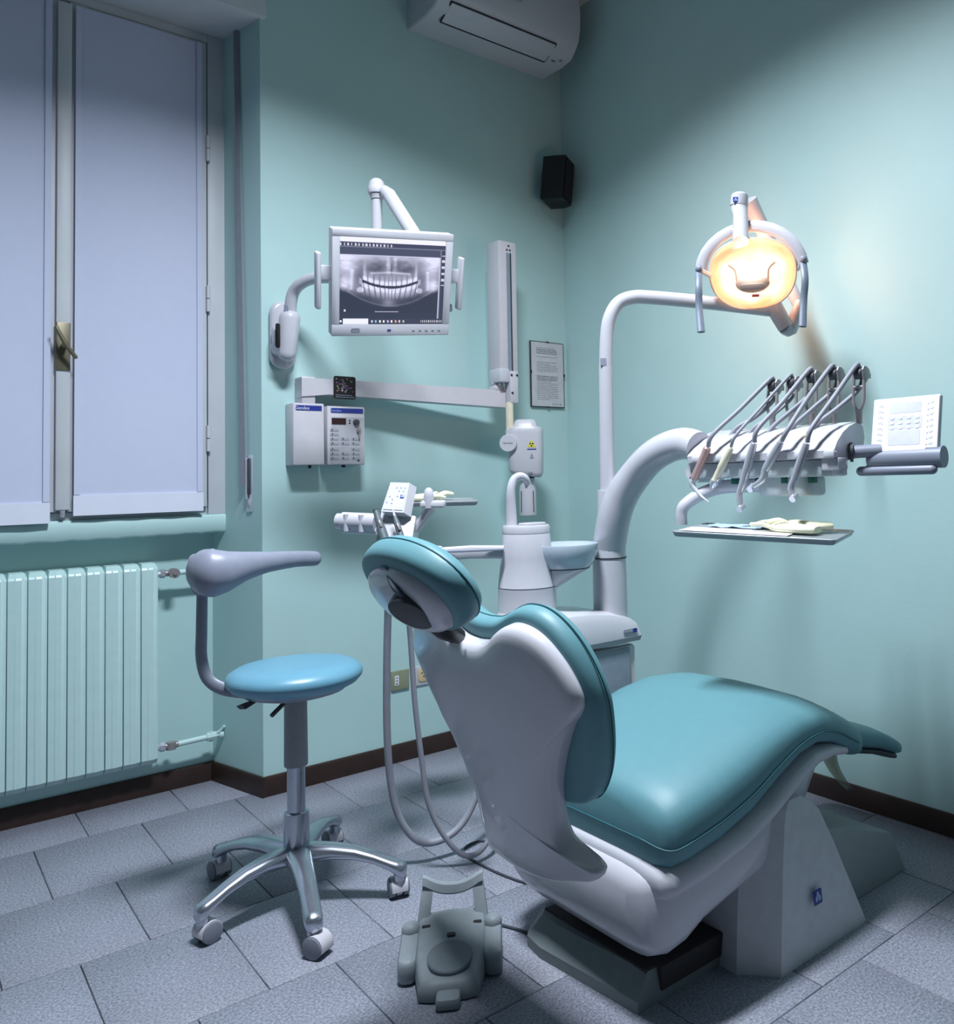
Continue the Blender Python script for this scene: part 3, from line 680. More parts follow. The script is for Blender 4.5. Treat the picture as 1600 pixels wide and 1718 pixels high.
b = MB().lathe(bc, [(.084, .945), (.098, .965), (.107, .992), (.112, 1.020), (.111, 1.025), (.105, 1.024), (.098, .990), (.075, .965), (.03, .952), (.004, .951)], 30, 1.05, 1.0); b.obj('spittoon_bowl', mat('pale_blue_ceramic', (196, 208, 220), .12, vary=.01, coat=.4), du)
MB().box(F((1.30, -1.262, 0), (.1, -.04, 0), (.04, .1, 0)), -.07, .06, -.05, .05, .90, .96, .02).obj('bowl_bracket', WHITE, du)
# assistant arm bar
MB().tube([(1.1524, -1.2334, 1.0094), (1.0650, -1.1697, 1.0129), (0.9682, -1.1240, 1.0102)], [.026, .026, .026], 8, 0, (.85, .55, (0, 0, 1))).obj('assistant_bar', WHITE, du)
MB().tube([(1.1440, -1.2465, 1.0186), (0.9680, -1.1444, 1.0191)], .004, 6).obj('bar_groove', GREY, du)
# post, light pole and delivery arm
pb = V((1.545, -1.315, .74)); pt_ = V((1.545, -1.315, 1.02))
MB().tube([pb, pt_, V((1.545, -1.315, 1.0))][:2], [.0615, .0605], 24).obj('post', WHITE, du)
MB().tube([V((1.545, -1.315, .962)), V((1.545, -1.315, .967))], .0625, 24).obj('joint_line', DGREY, du)
MB().tube([V((1.545, -1.315, 1.0)), (1.5358, -1.3578, 1.1080), (1.5405, -1.4000, 1.1880), (1.5472, -1.4634, 1.2558), (1.5454, -1.5454, 1.3130), (1.5482, -1.6299, 1.3458), (1.5536, -1.7020, 1.3544), (1.5492, -1.7641, 1.3400)], [.0605, .060, .058, .056, .054, .053, .052, .050], 22, 4).obj('delivery_arm', WHITE, du)
MB().tube([(1.5247, -1.3421, 1.1209), (1.5206, -1.3434, 1.2055)], [.042, .037], 20).obj('pole_socket', WHITE, du)
# ============================================================ OPERATING LIGHT
ol = thing('operating_light', 'lit dental operating lamp on a bent white pole', 'lamp', (1.5206, -1.3433, 1.2034))
MB().tube([(1.5206, -1.3433, 1.2034), (1.5110, -1.3605, 1.6429)], [.0275, .0255], 18).obj('lower_pole', WHITE, ol)
MB().tube([(1.5110, -1.3604, 1.6408), (1.5128, -1.3690, 1.7590), (1.5216, -1.3805, 1.8220), (1.5466, -1.3987, 1.8688), (1.5847, -1.4268, 1.8878), (1.6392, -1.4617, 1.8885), (1.8051, -1.5674, 1.8731), (2.0308, -1.7119, 1.8447)], .0248, 18, 5).obj('lamp_arm', WHITE, ol)
lp = V((1.4896, -1.3732, 1.6568)); MB().slab(F(lp, right, (0, 0, 1), -fwd), rrect(.022, .026, .002, 1), -.006, .002).obj('label_plate', GREY, ol)
MB().tube([(2.0110, -1.7100, 1.8821), (2.0335, -1.7203, 1.8348), (2.0609, -1.7349, 1.7828)], [.030, .031, .030], 16, 2).obj('elbow', WHITE, ol)
MB().tube([(2.0576, -1.7320, 1.7829), (2.0822, -1.7401, 1.7797), (2.1011, -1.7608, 1.8468), (2.1073, -1.7682, 1.8793)], [.026, .028, .022, .017], 14, 3).obj('elbow_joint', WHITE, ol)
MB().tube([(2.1124, -1.7586, 1.8662), (2.0765, -1.6847, 2.0584), (1.9390, -1.6808, 2.2431)], [.022, .028, .030], 12, 2).obj('balance_arm', WHITE, ol)
# knuckle and stem
LD = 2.90
MB().tube([(1.8439, -1.7167, 2.2394), (1.8440, -1.7163, 2.2310), (1.8444, -1.7146, 2.1954), (1.8436, -1.7137, 2.1923)], [.022, .031, .033, .031], 18).obj('knuckle', WHITE, ol)
kf = F(V((1.8316, -1.7041, 2.2084))-fwd*.033+right*.0, right, (0, 0, 1), -fwd); emblem(kf.at(0, 0, -.004), .019, ol)
MB().tube([(1.8444, -1.7145, 2.1933), (1.8408, -1.7169, 2.1749), (1.8319, -1.7275, 2.1493), (1.7953, -1.7561, 2.0498)], [.031, .030, .0265, .028], 18, 2).obj('stem', WHITE, ol)
# yoke arc behind the reflector
lc = V((1.8583, -1.7526, 1.9500)); N = V((-.80, -.50, -.34)).normalized(); e1 = (right+V((0, 0, .10))); e1 = (e1-N*e1.dot(N)).normalized(); e2 = N.cross(e1)
lf = F(lc, e1, e2, N)
arc = []; 
for i in range(15):
    a = math.radians(175-170*i/14); arc.append(lf(.178*math.cos(a)-.006, .150*math.sin(a)+.005, -.075+.065*abs(math.cos(a))))
MB().tube(arc, .021, 12, 1, (.55, 1.0, tuple(N))).obj('yoke', WHITE, ol)
# reflector bowl: outline in lamp plane, deep towards the back
oval = []
for i in range(40):
    a = 2*math.pi*i/40; c_, s_ = math.cos(a), math.sin(a)
    oval.append((.150*math.copysign(abs(c_)**.85, c_), (.112 if s_ > 0 else .132)*math.copysign(abs(s_)**.9, s_)+.006))
REFL = bpy.data.materials.new('gold_dichroic_reflector'); REFL.use_nodes = True; nt = REFL.node_tree; pb_ = nt.nodes['Principled BSDF']
pb_.inputs['Base Color'].default_value = (.95, .80, .50, 1); pb_.inputs['Metallic'].default_value = .75; pb_.inputs['Roughness'].default_value = .35
tl = nt.nodes.new('ShaderNodeBsdfTranslucent'); tl.inputs[0].default_value = (.98, .72, .54, 1); mxs = nt.nodes.new('ShaderNodeMixShader'); mxs.inputs[0].default_value = .38
nz = nt.nodes.new('ShaderNodeTexNoise'); nz.inputs['Scale'].default_value = 9; cr = nt.nodes.new('ShaderNodeValToRGB'); nt.links.new(nz.outputs['Fac'], cr.inputs[0])
cr.color_ramp.elements[0].color = (.98, .88, .60, 1); cr.color_ramp.elements[1].color = (.97, .84, .84, 1); nt.links.new(cr.outputs[0], pb_.inputs['Base Color'])
nt.links.new(pb_.outputs[0], mxs.inputs[1]); nt.links.new(tl.outputs[0], mxs.inputs[2]); nt.links.new(mxs.outputs[0], nt.nodes['Material Output'].inputs['Surface'])
b = MB(); rs = []
for k_, z in ((1.0, 0), (.96, -.022), (.86, -.045), (.70, -.062), (.48, -.074), (.22, -.080), (.03, -.081)): rs.append([lf(p_[0]*k_, p_[1]*k_, z) for p_ in oval])
b.rings(rs, True, False).obj('reflector', REFL, ol, ang=80)
MB().tube([lf(p_[0]*1.0, p_[1]*1.0, 0) for p_ in oval]+[lf(*oval[0], 0)], .0035, 6).obj('reflector_rim', mat('pink_clear_plastic', (240, 205, 190), .25), ol)
b = MB(); rs = []
for k_, z in ((1.0, .002), (.97, .016), (.85, .034), (.6, .047), (.3, .053), (.03, .055)): rs.append([lf(p_[0]*k_*.995, p_[1]*k_*.995, z) for p_ in oval])
b.rings(rs, True, False).obj('front_shield', clear('lamp_shield_plastic', (255, 238, 225), .05, .12), ol, ang=80)
for s_ in (-1, 1): MB().tube([lf(s_*.080, .035, .01), lf(s_*.055, .012, .01), lf(s_*.052, -.04, .01)], .006, 8, 3).obj('bulb_bracket', WHITE, ol)
MB().ell(lf.at(.0, -.034, .012), .060, .034, .022, 20, 8).obj('bulb_shield', PLASTIC, ol)
MB().slab(lf.at(.004, -.043, .030), rrect(.088, .022, .010, 4), 0, .008, .003).obj('bulb_cap', GREY, ol)
bulb = MB().ell(lf.at(0, .016, -.012), .028, .024, .02, 14, 8).obj('bulb', emis('hot_filament', (255, 236, 205), 4.5), ol)
MB().slab(lf.at(.008, -.078, .006), rrect(.026, .010, .002, 2), 0, .004, .001).obj('red_mark', mat('red_plastic', (220, 60, 50), .4), ol)
pl = bpy.data.lights.new('lamp_bulb_light', 'POINT'); pl.energy = 1.7; pl.color = (1, .80, .60); pl.shadow_soft_size = .035
plo = bpy.data.objects.new('lamp_bulb_light', pl); COL.objects.link(plo); plo.location = lf(0, .016, .016)
pl2 = bpy.data.lights.new('lamp_rear_leak', 'POINT'); pl2.energy = 4.2; pl2.color = (1, .42, .22); pl2.shadow_soft_size = .07
plo2 = bpy.data.objects.new('lamp_rear_leak', pl2); COL.objects.link(plo2); plo2.location = lf(0, .0, -.13)
for s_, top, bot in ((-1, (1.6888, -1.6565, 1.9570), (1.6387, -1.7057, 1.7281)), (1, (1.9558, -1.8941, 1.9812), (1.9089, -1.9187, 1.7414))):
    top, bot = V(top), V(bot); mid = top.lerp(bot, .3)-right*s_*(.006)+(-fwd)*.02
    MB().tube([top, mid+right*s_*.010, top.lerp(bot, .6)+right*s_*.004, bot], [.013, .0125, .0125, .0135], 10, 4, (.6, 1, tuple(fwd))).obj('handle', mat('slate_handle', (112, 124, 138), .4), ol)
    MB().ell(F(top+(-fwd)*.012), .014, .014, .014, 12, 8).obj('handle_knob', GREY, ol)
    MB().tube([top, lf(s_*.150, .0, -.005)], .009, 8).obj('handle_pivot', PLASTIC, ol)

# ============================================================ INSTRUMENT TABLE
it = thing('instrument_table', 'white instrument table with five handpiece holders and control panel', 'instrument table', (1.60, -2.02, 1.20))
ta = V((.0999, -.995, 0)).normalized(); tn = V((-.995, -.0999, 0)).normalized()
T = F((1.5315, -2.0261, 1.29), ta, tn, (0, 0, 1))      # x along the front, y towards the front, z up
b = MB(); rs = []
prof = [(.0, .0), (.002, .020), (-.018, .045), (-.055, .073), (-.095, .092), (-.14, .104), (-.165, .104), (-.182, .092), (-.19, .06), (-.17, .0), (-.06, -.012)]
for x, k_ in ((-.277, .93), (-.270, 1), (.232, 1), (.240, .95)):
    rs.append([T(x, -.09+(y+.09)*k_, .045+(z-.045)*k_) for y, z in prof])
b.rings(rs).obj('housing', WHITE, it, ang=25)
MB().box(T, -.245, .195, -.155, -.012, -.052, -.004, .006).obj('lower_housing', mat('pale_grey_plastic', (190, 200, 206), .4), it)
MB().slab(T.at(.05, -.09, -.108), rrect(.18, .12, .03, 4), 0, .06, .012).obj('arm_mount', mat('pale_grey_plastic', (190, 200, 206), .4), it)
MB().tube([T(-.262, -.02, -.03), T(-.262, -.15, -.03)], .034, 18).obj('side_pivot', WHITE, it)
for i in range(6):
    x = -.236+.0925*i
    MB().box(T, x-.017, x+.017, -.02, .006, .0, .019, .004).obj('finger_rest', PLASTIC, it)
for x in (-.115, -.028, .062, .150):
    MB().box(T, x-.010, x+.010, -.05, -.025, -.070, -.052, .002).obj('valve_knob', GREEN, it)
MB().box(T, .195, .250, -.06, -.008, -.035, .0, .004).obj('front_bracket', WHITE, it)
MB().box(T, .222, .252, -.05, -.02, -.050, -.034, .002).obj('bracket_foot', PLASTIC, it)
# tray arm
MB().tube([(1.4531, -1.7718, 1.0985), (1.4527, -1.7736, 1.1354), (1.4621, -1.7835, 1.1610), (1.5180, -1.8082, 1.1943), (1.5813, -1.8518, 1.2128), T(.02, -.09, -.075)], [.0185, .0185, .019, .021, .022, .022], 14, 4).obj('tray_arm', WHITE, it)
# holders, hoses
hz = (.252, .255, .266, .268, .262); hxs = (-.052, .017, .086, .160, .240)
for i in range(5):
    hx_ = hxs[i]; t_ = hz[i]; n0 = -.155
    b = MB()
    for s_ in (-1, 1):
        b.tube([T(hx_+s_*.004, n0, .135), T(hx_+s_*.016, n0, .160), T(hx_+s_*.0165, n0-.004, .20), T(hx_+s_*.0155, n0-.010, t_-.010)], .0052, 8, 2)
    b.tube([T(hx_, n0, .098), T(hx_, n0, .140)], [.0085, .0105], 10)
    b.tube([T(hx_-.016, n0-.004, .205), T(hx_+.016, n0-.004, .205)], .0045, 8)
    ho = b.obj('hose_holder', HOLD, it)
    MB().tube([T(hx_-.0115, n0-.012, t_-.018), T(hx_+.0115, n0-.012, t_-.018)], .0165, 16).obj('roller', DGREY, ho)
    hk = F(T(hx_+.0145, n0-.012, t_-.018), tn, (0, 0, 1), ta)
    MB().slab(hk, [(.014, -.012), (.017, .010), (.010, .020), (-.006, .021), (-.022, .014), (-.033, -.004), (-.030, -.014), (-.021, -.011), (-.012, -.020), (-.002, -.028), (.008, -.026)], 0, .006, .0015).obj('roller_cheek', HOLD, ho)
tips = []
hp = [  # top of handle, bottom of handle (table coordinates x, y, z)
    ((-.180, .014, .045), (-.231, .020, -.050)), ((-.095, .014, .040), (-.158, .020, -.068)), ((-.010, .014, .050), (-.052, .022, -.075)),
    ((.082, .014, .050), (.030, .022, -.030)), ((.165, .014, .042), (.128, .022, -.055))]
names = ['slim copper handled scaler with a thin curved tip', 'ivory handled connector with short chrome nose', 'long chrome handpiece, straight with angled head', 'curved chrome turbine with head bent to the left', 'chrome contra-angle handpiece nearest the control panel']
for i in range(5):
    (tx, ty, tz), (bx_, by_, bz) = hp[i]; hx_ = hxs[i]; t_ = hz[i]
    top = T(tx, ty, tz); bot = T(bx_, by_, bz); dv = (bot-top).normalized(); L = (bot-top).length
    h = thing('dental_handpiece', names[i], 'handpiece', bot, 'handpieces on the instrument table')
    up = T(hx_-.004, -.150, t_+.001); 
    MB().tube([top-dv*.004, top-dv*.045+tn*.002, T((tx*.45+hx_*.55), -.065, (tz*.45+t_*.55)+.004), up, T(hx_-.002, -.168, t_+.002), T(hx_, -.186, t_-.015), T(hx_-.004, -.172, t_-.060), T(hx_-.05, -.135, t_-.112), T(hx_-.095, -.10, .108), T(hx_-.112, -.085, .082)], .0072 if i != 1 else .0052, 10, 5).obj('hose', HOSE, h)
    if i == 0:
        MB().tube([top, top+dv*.004, bot], [.009, .0125, .0125], 14).obj('handle', COPPER, h)
        MB().tube([bot, bot+dv*.018, T(-.226, .02, -.086), T(-.205, .02, -.106), T(-.176, .02, -.124)], [.0105, .0095, .0075, .005, .0012], 10, 4).obj('tip', PLASTIC, h)
        MB().tube([bot-ta*.008, bot-ta*.016-dv*.004], .006, 8).obj('side_knob', DGREY, h)
    elif i == 1:
        MB().tube([top, top+dv*.006, top+dv*L*.55, top+dv*L*.57, top+dv*L*.92], [.009, .0115, .0125, .0115, .0115], 14).obj('handle', IVORY, h)
        MB().tube([top+dv*L*.90, top+dv*L*.97, bot+dv*.010, bot+dv*.014], [.0135, .0150, .0085, .006], 14).obj('chrome_nose', STEEL, h)
        MB().tube([bot+ta*.006-dv*.014, bot+ta*.020-dv*.012], .006, 8).obj('side_stud', STEEL, h)
    else:
        ends = {2: [T(-.060, .026, -.10), T(-.052, .03, -.138)], 3: [T(.022, .026, -.058), T(-.012, .032, -.080)], 4: [T(.116, .026, -.085), T(.128, .03, -.108)]}[i]
        MB().tube([top, top+dv*.008, top+dv*L*.35, top+dv*L*.7, bot], [.0085, .0105, .0135 if i == 2 else .0125, .013, .0115], 16, 2).obj('handle', STEEL, h)
        MB().tube([bot, ends[0], ends[1]], [.0115, .010, .0075], 14, 3).obj('neck', STEEL, h)
        hdv = (T(0, .035, -.02)-T(0, 0, 0)).normalized()+(ta*-.0)
        MB().tube([ends[1]-hdv*.011, ends[1]+hdv*.012], .0098, 14).obj('head', STEEL, h)
# control panel beside the table
pr = V((.10, -.995, .003)).normalized(); pd = V((-.23, -.02, -.977)); pd = (pd-pr*pd.dot(pr)).normalized(); pz = -(pr.cross(pd))
P_ = F((1.713, -2.392, 1.378), pr, -pd, pz)
if P_.z.dot(cam.matrix_world.translation-P_.o) < 0: P_.z = -P_.z
MB().tube([T(.235, -.10, .015), T(.315, -.135, .018)], .0185, 14).obj('panel_stub', GREY, it)
MB().tube([T(.236, -.10, .015), T(.244, -.104, .015)], .028, 16).obj('stub_ring', DGREY, it)
MB().tube([P_(-.105, -.092, -.020), P_(.105, -.092, -.020)], [.030, .030], 18).obj('panel_base', GREY, it)
MB().slab(P_, rrect(.192, .158, .004, 2), -.016, -.001, .003).obj('panel_body', mat('panel_white', (214, 216, 226), .3), it)
pg_ = MB().slab(P_.at(0, -.002, -.001), [(-.094, .077), (-.094, -.070), (-.066, -.070), (-.066, -.088), (.062, -.088), (.062, -.070), (.094, -.070), (.094, .077)], 0, .006, .0015).obj('panel_face', emis('emissive_white_panel', (236, 238, 255), .3), it)  # faint emission added to keep the white panel face bright
KW = mat('pale_membrane_key', (222, 224, 240), .25); KD = mat('grey_print', (150, 152, 168), .5)
for sx_, sy_, w, h_ in ((.0, .046, .092, .030), (.0, -.040, .092, .042), (0, .004, .098, .036)):
    MB().slab(P_.at(sx_, sy_, .005), rrect(w, h_, .004, 3), 0, .0008).obj('membrane_field', KW, it)
for i in range(4):
    for j in range(3):
        kb = MB().slab(P_.at(-.036+.024*i, .016-.014*j, .0058), rrect(.012, .008, .003, 2), 0, .001, .0004).obj('panel_key', mat('white_key', (238, 238, 246), .3), it)
for s_ in (-1, 1):
    for i in range(8):
        kb = MB().slab(P_.at(s_*.074, .058-.0165*i, .005), rrect(.013, .010, .004, 2), 0, .001, .0004).obj('panel_key', mat('white_key', (238, 238, 246), .3), it)
        MB().slab(P_.at(s_*.074+(.009 if s_ < 0 else -.009), .052-.0165*i, .005), rrect(.004, .003, .001, 1), 0, .0006).obj('key_print', KD, kb)
MB().tube([P_(-.128, -.128, -.012), P_(.078, -.128, -.012)], .0135, 16, 0, None, True).obj('panel_handle', GREY, it)
MB().tube([P_(-.095, -.10, -.02), P_(-.105, -.122, -.014)], .012, 10).obj('handle_bracket', HOLD, it)

# ============================================================ INSTRUMENT TRAY WITH GLOVES
def tray(fr, w, h, label):
    t = thing('instrument_tray', label, 'tray', fr.o, 'steel instrument trays')
    MB().slab(fr, rrect(w, h, .012, 3), 0, .0016).obj('tray_floor', TRAYM, t)
    b = MB(); o_ = rrect(w, h, .012, 3); i_ = rrect(w-.014, h-.014, .006, 3)
    b.rings([[fr(x, y, -.012) for x, y in rrect(w-.020, h-.020, .010, 3)], [fr(x, y, -.010) for x, y in rrect(w-.012, h-.012, .010, 3)], [fr(x, y, .003) for x, y in o_], [fr(x, y, .0048) for x, y in rrect(w-.004, h-.004, .011, 3)], [fr(x, y, .0016) for x, y in i_]], True, False)
    b.obj('tray_rim', TRAYM, t); return t
kr = V((.397, -.916, -.045)).normalized(); ky = V((.918, .397, .02)); ky = (ky-kr*ky.dot(kr)).normalized(); kz = kr.cross(ky)
K = F((1.502, -2.056, 1.082), kr, ky, kz)
tray(K, .463, .290, 'large steel tray under the instrument table with gloves on it')
MB_ = MB().slab(K.at(-.175, .03, -.006), rrect(.11, .20, .01, 2), -.004, .004).obj('tray_support', WHITE, it)
def patch(fr, w, h, seed, name, mt, label, cat, amp=.006, grp=None):
    rnd = random.Random(seed); b = MB(); n = 10; pts = []; bot_ = []
    for j in range(n+1):
        for i in range(n+1):
            x, y = (i/n-.5)*w, (j/n-.5)*h; e = 1+.12*math.sin(3*i/n*6.28+seed)
            z = .0032+amp*(vnoise(i*.6+seed*9, j*.6, seed)); pts.append(fr(x*e, y*(1+.1*math.sin(j+seed)), z)); bot_.append(fr(x*e, y*(1+.1*math.sin(j+seed)), z-.0012))
    q = n+1; M_ = q*q; fs = []
    for j in range(n):
        for i in range(n): a = j*q+i; fs += [(a, a+1, a+q+1, a+q), (M_+a, M_+a+q, M_+a+q+1, M_+a+1)]
    for i in range(n):
        a = n*q+i; c_ = i*q; d_ = i*q+n
        fs += [(i, M_+i, M_+i+1, i+1), (a, a+1, M_+a+1, M_+a), (c_, c_+q, M_+c_+q, M_+c_), (d_, M_+d_, M_+d_+q, d_+q)]
    return tag(b.add(pts+bot_, fs).obj(name, mt), label, cat, grp)
patch(K.at(-.10, .065, .002), .16, .10, 3, 'plastic_pouch', FROST, 'crumpled pale blue plastic pouch lying on the large tray', 'pouch')
patch(K.at(-.01, .085, .002), .12, .07, 5, 'face_mask', mat('dark_blue_cloth', (70, 120, 150), .7), 'dark blue folded mask at the back of the large tray', 'mask')
patch(K.at(-.06, -.06, .002), .28, .11, 8, 'paper_sheet', PAPER, 'white paper sheet lining the front of the large tray', 'paper', .001)
def glove(fr, s, label, seed, curl=1.0):
    rnd = random.Random(seed); t = thing('latex_glove', label, 'glove', fr.o, 'pale latex gloves')
    b = MB(); rs = []
    for x, w, h_ in ((-.085, .030, .010), (-.075, .036, .013), (-.045, .034, .013), (-.01, .040, .016), (.025, .046, .018), (.05, .044, .016), (.062, .036, .011), (.066, .02, .004)):
        rs.append([fr(x*s, w*s*math.copysign(abs(math.cos(a))**.7, math.cos(a))+.006*math.sin(x*40+seed)*s, .012*s+h_*s*math.sin(a)) for a in [2*math.pi*k_/16 for k_ in range(16)]])
    b.rings(rs).obj('palm', GLOVE, t)
    for k_, (y, L, an) in enumerate(((-.030, .062, -.28), (-.010, .075, -.08), (.012, .070, .1), (.031, .055, .34))):
        p0 = V((.052, y, .013)); p1 = p0+V((math.cos(an)*L*.5, math.sin(an)*L*.5, .014*rnd.random()+.004)); p2 = p0+V((math.cos(an)*L, math.sin(an)*L+rnd.uniform(-.012, .012), .003+.01*rnd.random()))
        MB().tube([fr(*(q*s)) for q in (p0, p1, p2)], [.0105*s, .0095*s, .008*s], 10, 3, (.7, 1, tuple(fr.z)), True).obj('finger', GLOVE, t)
    q = [V((-.005, -.034, .012)), V((.025, -.064, .02)), V((.055, -.075, .014))]
    MB().tube([fr(*(p_*s)) for p_ in q], [.013*s, .0105*s, .009*s], 10, 3, (.7, 1, tuple(fr.z)), True).obj('thumb', GLOVE, t)
    return t
glove(F(K(.085, -.02, .006), -K.x*.95+K.y*.2, -K.x*.2-K.y*.95, K.z), .92, 'pale yellow latex glove with fingers fanned left on the large tray', 3)
glove(F(K(.115, .025, .012), -K.x*.9-K.y*.35, K.x*.35-K.y*.9, (K.z+K.x*.12)), .86, 'second latex glove lying crumpled behind the front one', 9)

# ============================================================ ASSISTANT UNIT
au = thing('assistant_unit', 'white assistant unit with keypad and suction holders behind the headrest', 'assistant unit', (0.8461, -1.0733, 1.0749))
af = F((0.8406, -1.0746, 1.1814), right*.98+fwd*.1, (0, 0, 1), right*.1-fwd*.98)
# holder block
b = MB().rings([[V(p_) for p_ in ((0.7665, -1.0806, 1.0332), (0.8516, -1.1557, 1.0305), (0.9013, -1.0991, 1.1383), (0.8178, -1.0265, 1.1605))], [V(p_) for p_ in ((0.8492, -0.9385, 1.0097), (0.9455, -1.0235, 1.0066), (0.9487, -1.0334, 1.1268), (0.8657, -0.9613, 1.1494))]]); b.obj('holder_block', WHITE, au, ang=20)
# keypad wedge
kq = [V(p_) for p_ in ((0.7985, -1.0628, 1.1580), (0.8533, -1.1109, 1.1524), (0.8949, -1.0732, 1.2479), (0.8478, -1.0317, 1.2513))]
kn = (kq[1]-kq[0]).cross(kq[3]-kq[0]).normalized()
if kn.dot(cam.matrix_world.translation-kq[0]) < 0: kn = -kn
cen = sum(kq, V())/4
b = MB().rings([[q+kn*.0 for q in kq], [q-kn*.03+(right*.018) for q in kq]]); b.obj('keypad_case', WHITE, au, ang=20)
b = MB().rings([[cen+(q-cen)*.86+kn*.002 for q in kq], [cen+(q-cen)*.86-kn*.001 for q in kq]]); b.obj('keypad_face', mat('lavender_membrane', (196, 200, 228), .35), au, ang=20)
ux = (kq[1]-kq[0]).normalized(); uy = kn.cross(ux); kf = F(cen+kn*.002, ux, uy, kn)
if uy.z < 0: kf = F(cen+kn*.002, ux, -uy, kn)
for x, y in ((-.004, .034), (.010, .034), (.023, .034), (.006, .022), (.020, .022), (-.020, .0), (-.010, -.010), (.004, .002), (-.026, -.022), (-.010, -.024)):
    MB().slab(kf.at(x, y, 0), rrect(.006, .006, .0028, 3), 0, .0008).obj('key_button', KD, au)
emblem(kf.at(.020, .002, 0), .013, au)
# side canister
cx0, cx1 = V((0.7345, -0.8706, 1.1262)), V((0.8243, -0.9763, 1.1181))
MB().tube([cx0, cx0.lerp(cx1, .12), cx0.lerp(cx1, .14), cx1], [.026, .026, .031, .031], 18).obj('holder_sleeve', WHITE, au)
for t_ in (.28, .66): MB().tube([cx0.lerp(cx1, t_)+V((0, 0, -.03))-fwd*.022, cx0.lerp(cx1, t_)+V((0, 0, .026))-fwd*.022], .0095, 10).obj('sleeve_rib', WHITE, au)
MB().tube([cx0.lerp(cx1, .14)+V((0, 0, -.028)), cx1+V((0, 0, -.028))], .012, 8).obj('sleeve_tray', PLASTIC, au)
# suction handpieces standing in the block
for a_, b_, lab, mt_ in (((0.7767, -1.0704, 1.1610), (0.7834, -1.1178, 1.0713), 'dark grey suction handpiece with wide open nozzle beside the keypad', DGREY), ((0.8227, -1.1099, 1.1424), (0.8243, -1.1539, 1.0700), 'dark grey syringe handpiece with thin white nozzle beside the keypad', DGREY)):
    a_, b_ = V(a_), V(b_); s_ = thing('suction_handpiece', lab, 'handpiece', b_, 'suction handpieces'); w_ = 'wide' in lab
    MB().tube([a_, a_.lerp(b_, .3), a_.lerp(b_, .7), b_+(b_-a_)*.5], [.0085, .0105, .0145, .016] if w_ else [.006, .0095, .0105, .012], 14).obj('handle', mat('slate_plastic', (92, 104, 110), .5), s_)
    if w_: MB().tube([a_-(b_-a_).normalized()*.003, a_+(b_-a_).normalized()*.004], .0085, 12).obj('nozzle', BLACK, s_)
    else: MB().tube([a_+(a_-b_)*.28, a_+(b_-a_)*.05], [.0018, .005], 10).obj('nozzle', PLASTIC, s_)
    MB().box(frame_z(a_.lerp(b_, .45)-fwd*.013+right*.006, (b_-a_)), -.004, .004, -.004, .004, -.012, .012, .001).obj('valve_button', HOLD, s_)
# bracket to small tray, bar end
MB().tube([(0.9224, -1.0615, 1.0892), (0.9427, -1.0819, 1.1320), (0.9572, -1.0965, 1.1632)], [.022, .026, .030], 10, 2, (.6, 1, (0, 0, 1))).obj('tray_bracket', WHITE, au)
MB().tube([(0.9405, -1.1152, 1.1641), (0.9401, -1.1172, 1.2033), (0.9399, -1.1181, 1.2229), (0.9398, -1.1185, 1.2307)], [.017, .0165, .013, .005], 16).obj('tray_knob', PLASTIC, au)
MB().box(af.at(.113, -.0, -.04), -.035, .045, -.016, .006, -.03, .03, .006).obj('tray_clamp', PLASTIC, au)
MB().tube([(0.9018, -1.0665, 1.0319), (0.9780, -1.1264, 1.0174)], [.024, .024], 10, 0, (.8, .55, (0, 0, 1))).obj('bar_end', WHITE, au)
sf_ = F((1.0483, -0.9509, 1.1807), right*.95+fwd*.3, fwd*.95-right*.3, (0, 0, 1))
tray(sf_.at(.0, .0, 0), .295, .17, 'small steel tray on the assistant unit with a glove')
glove(F(sf_(-.035, .0, .004), sf_.x*.9+sf_.y*.4, sf_.y*.9-sf_.x*.4, sf_.z), .85, 'pale latex glove heaped on the small tray behind the keypad', 5)
# suction hoses
h1 = tag(MB().tube([(0.8039, -1.0868, 1.0307), (0.8098, -1.0836, 0.8877), (0.8136, -1.0623, 0.6953), (0.8207, -1.0416, 0.4629), (0.8358, -1.0312, 0.2864), (0.8635, -1.0351, 0.1622), (0.9175, -1.0512, 0.0788), (0.9838, -1.0688, 0.0622), (1.0558, -1.0806, 0.0892), (1.1137, -1.0824, 0.1585), (1.1484, -1.0790, 0.2589), (1.1667, -1.0784, 0.3151)], .0118, 12, 6).obj('suction_hose', HOSE), 'thick ribbed grey suction hose, the left loop under the headrest', 'hose', 'suction hoses')
h2 = tag(MB().tube([(0.8425, -1.1208, 1.0294), (0.8557, -1.1230, 0.8672), (0.8705, -1.1148, 0.7317), (0.8827, -1.1143, 0.5402), (0.9020, -1.1202, 0.3484), (0.9178, -1.1268, 0.2237), (0.9555, -1.1408, 0.1229), (1.0128, -1.1600, 0.0415), (1.0641, -1.1781, 0.0312), (1.1177, -1.1741, 0.0676), (1.1593, -1.1475, 0.1242), (1.1899, -1.1243, 0.1793)], .0088, 12, 6).obj('suction_hose', HOSE), 'thinner grey suction hose looping to the right under the headrest', 'hose', 'suction hoses')

# ============================================================ PATIENT CHAIR
ch = thing('patient_chair', 'teal reclining dental patient chair with white shell and base', 'dental chair', (1.35, -1.93, 0))
YC = -1.90
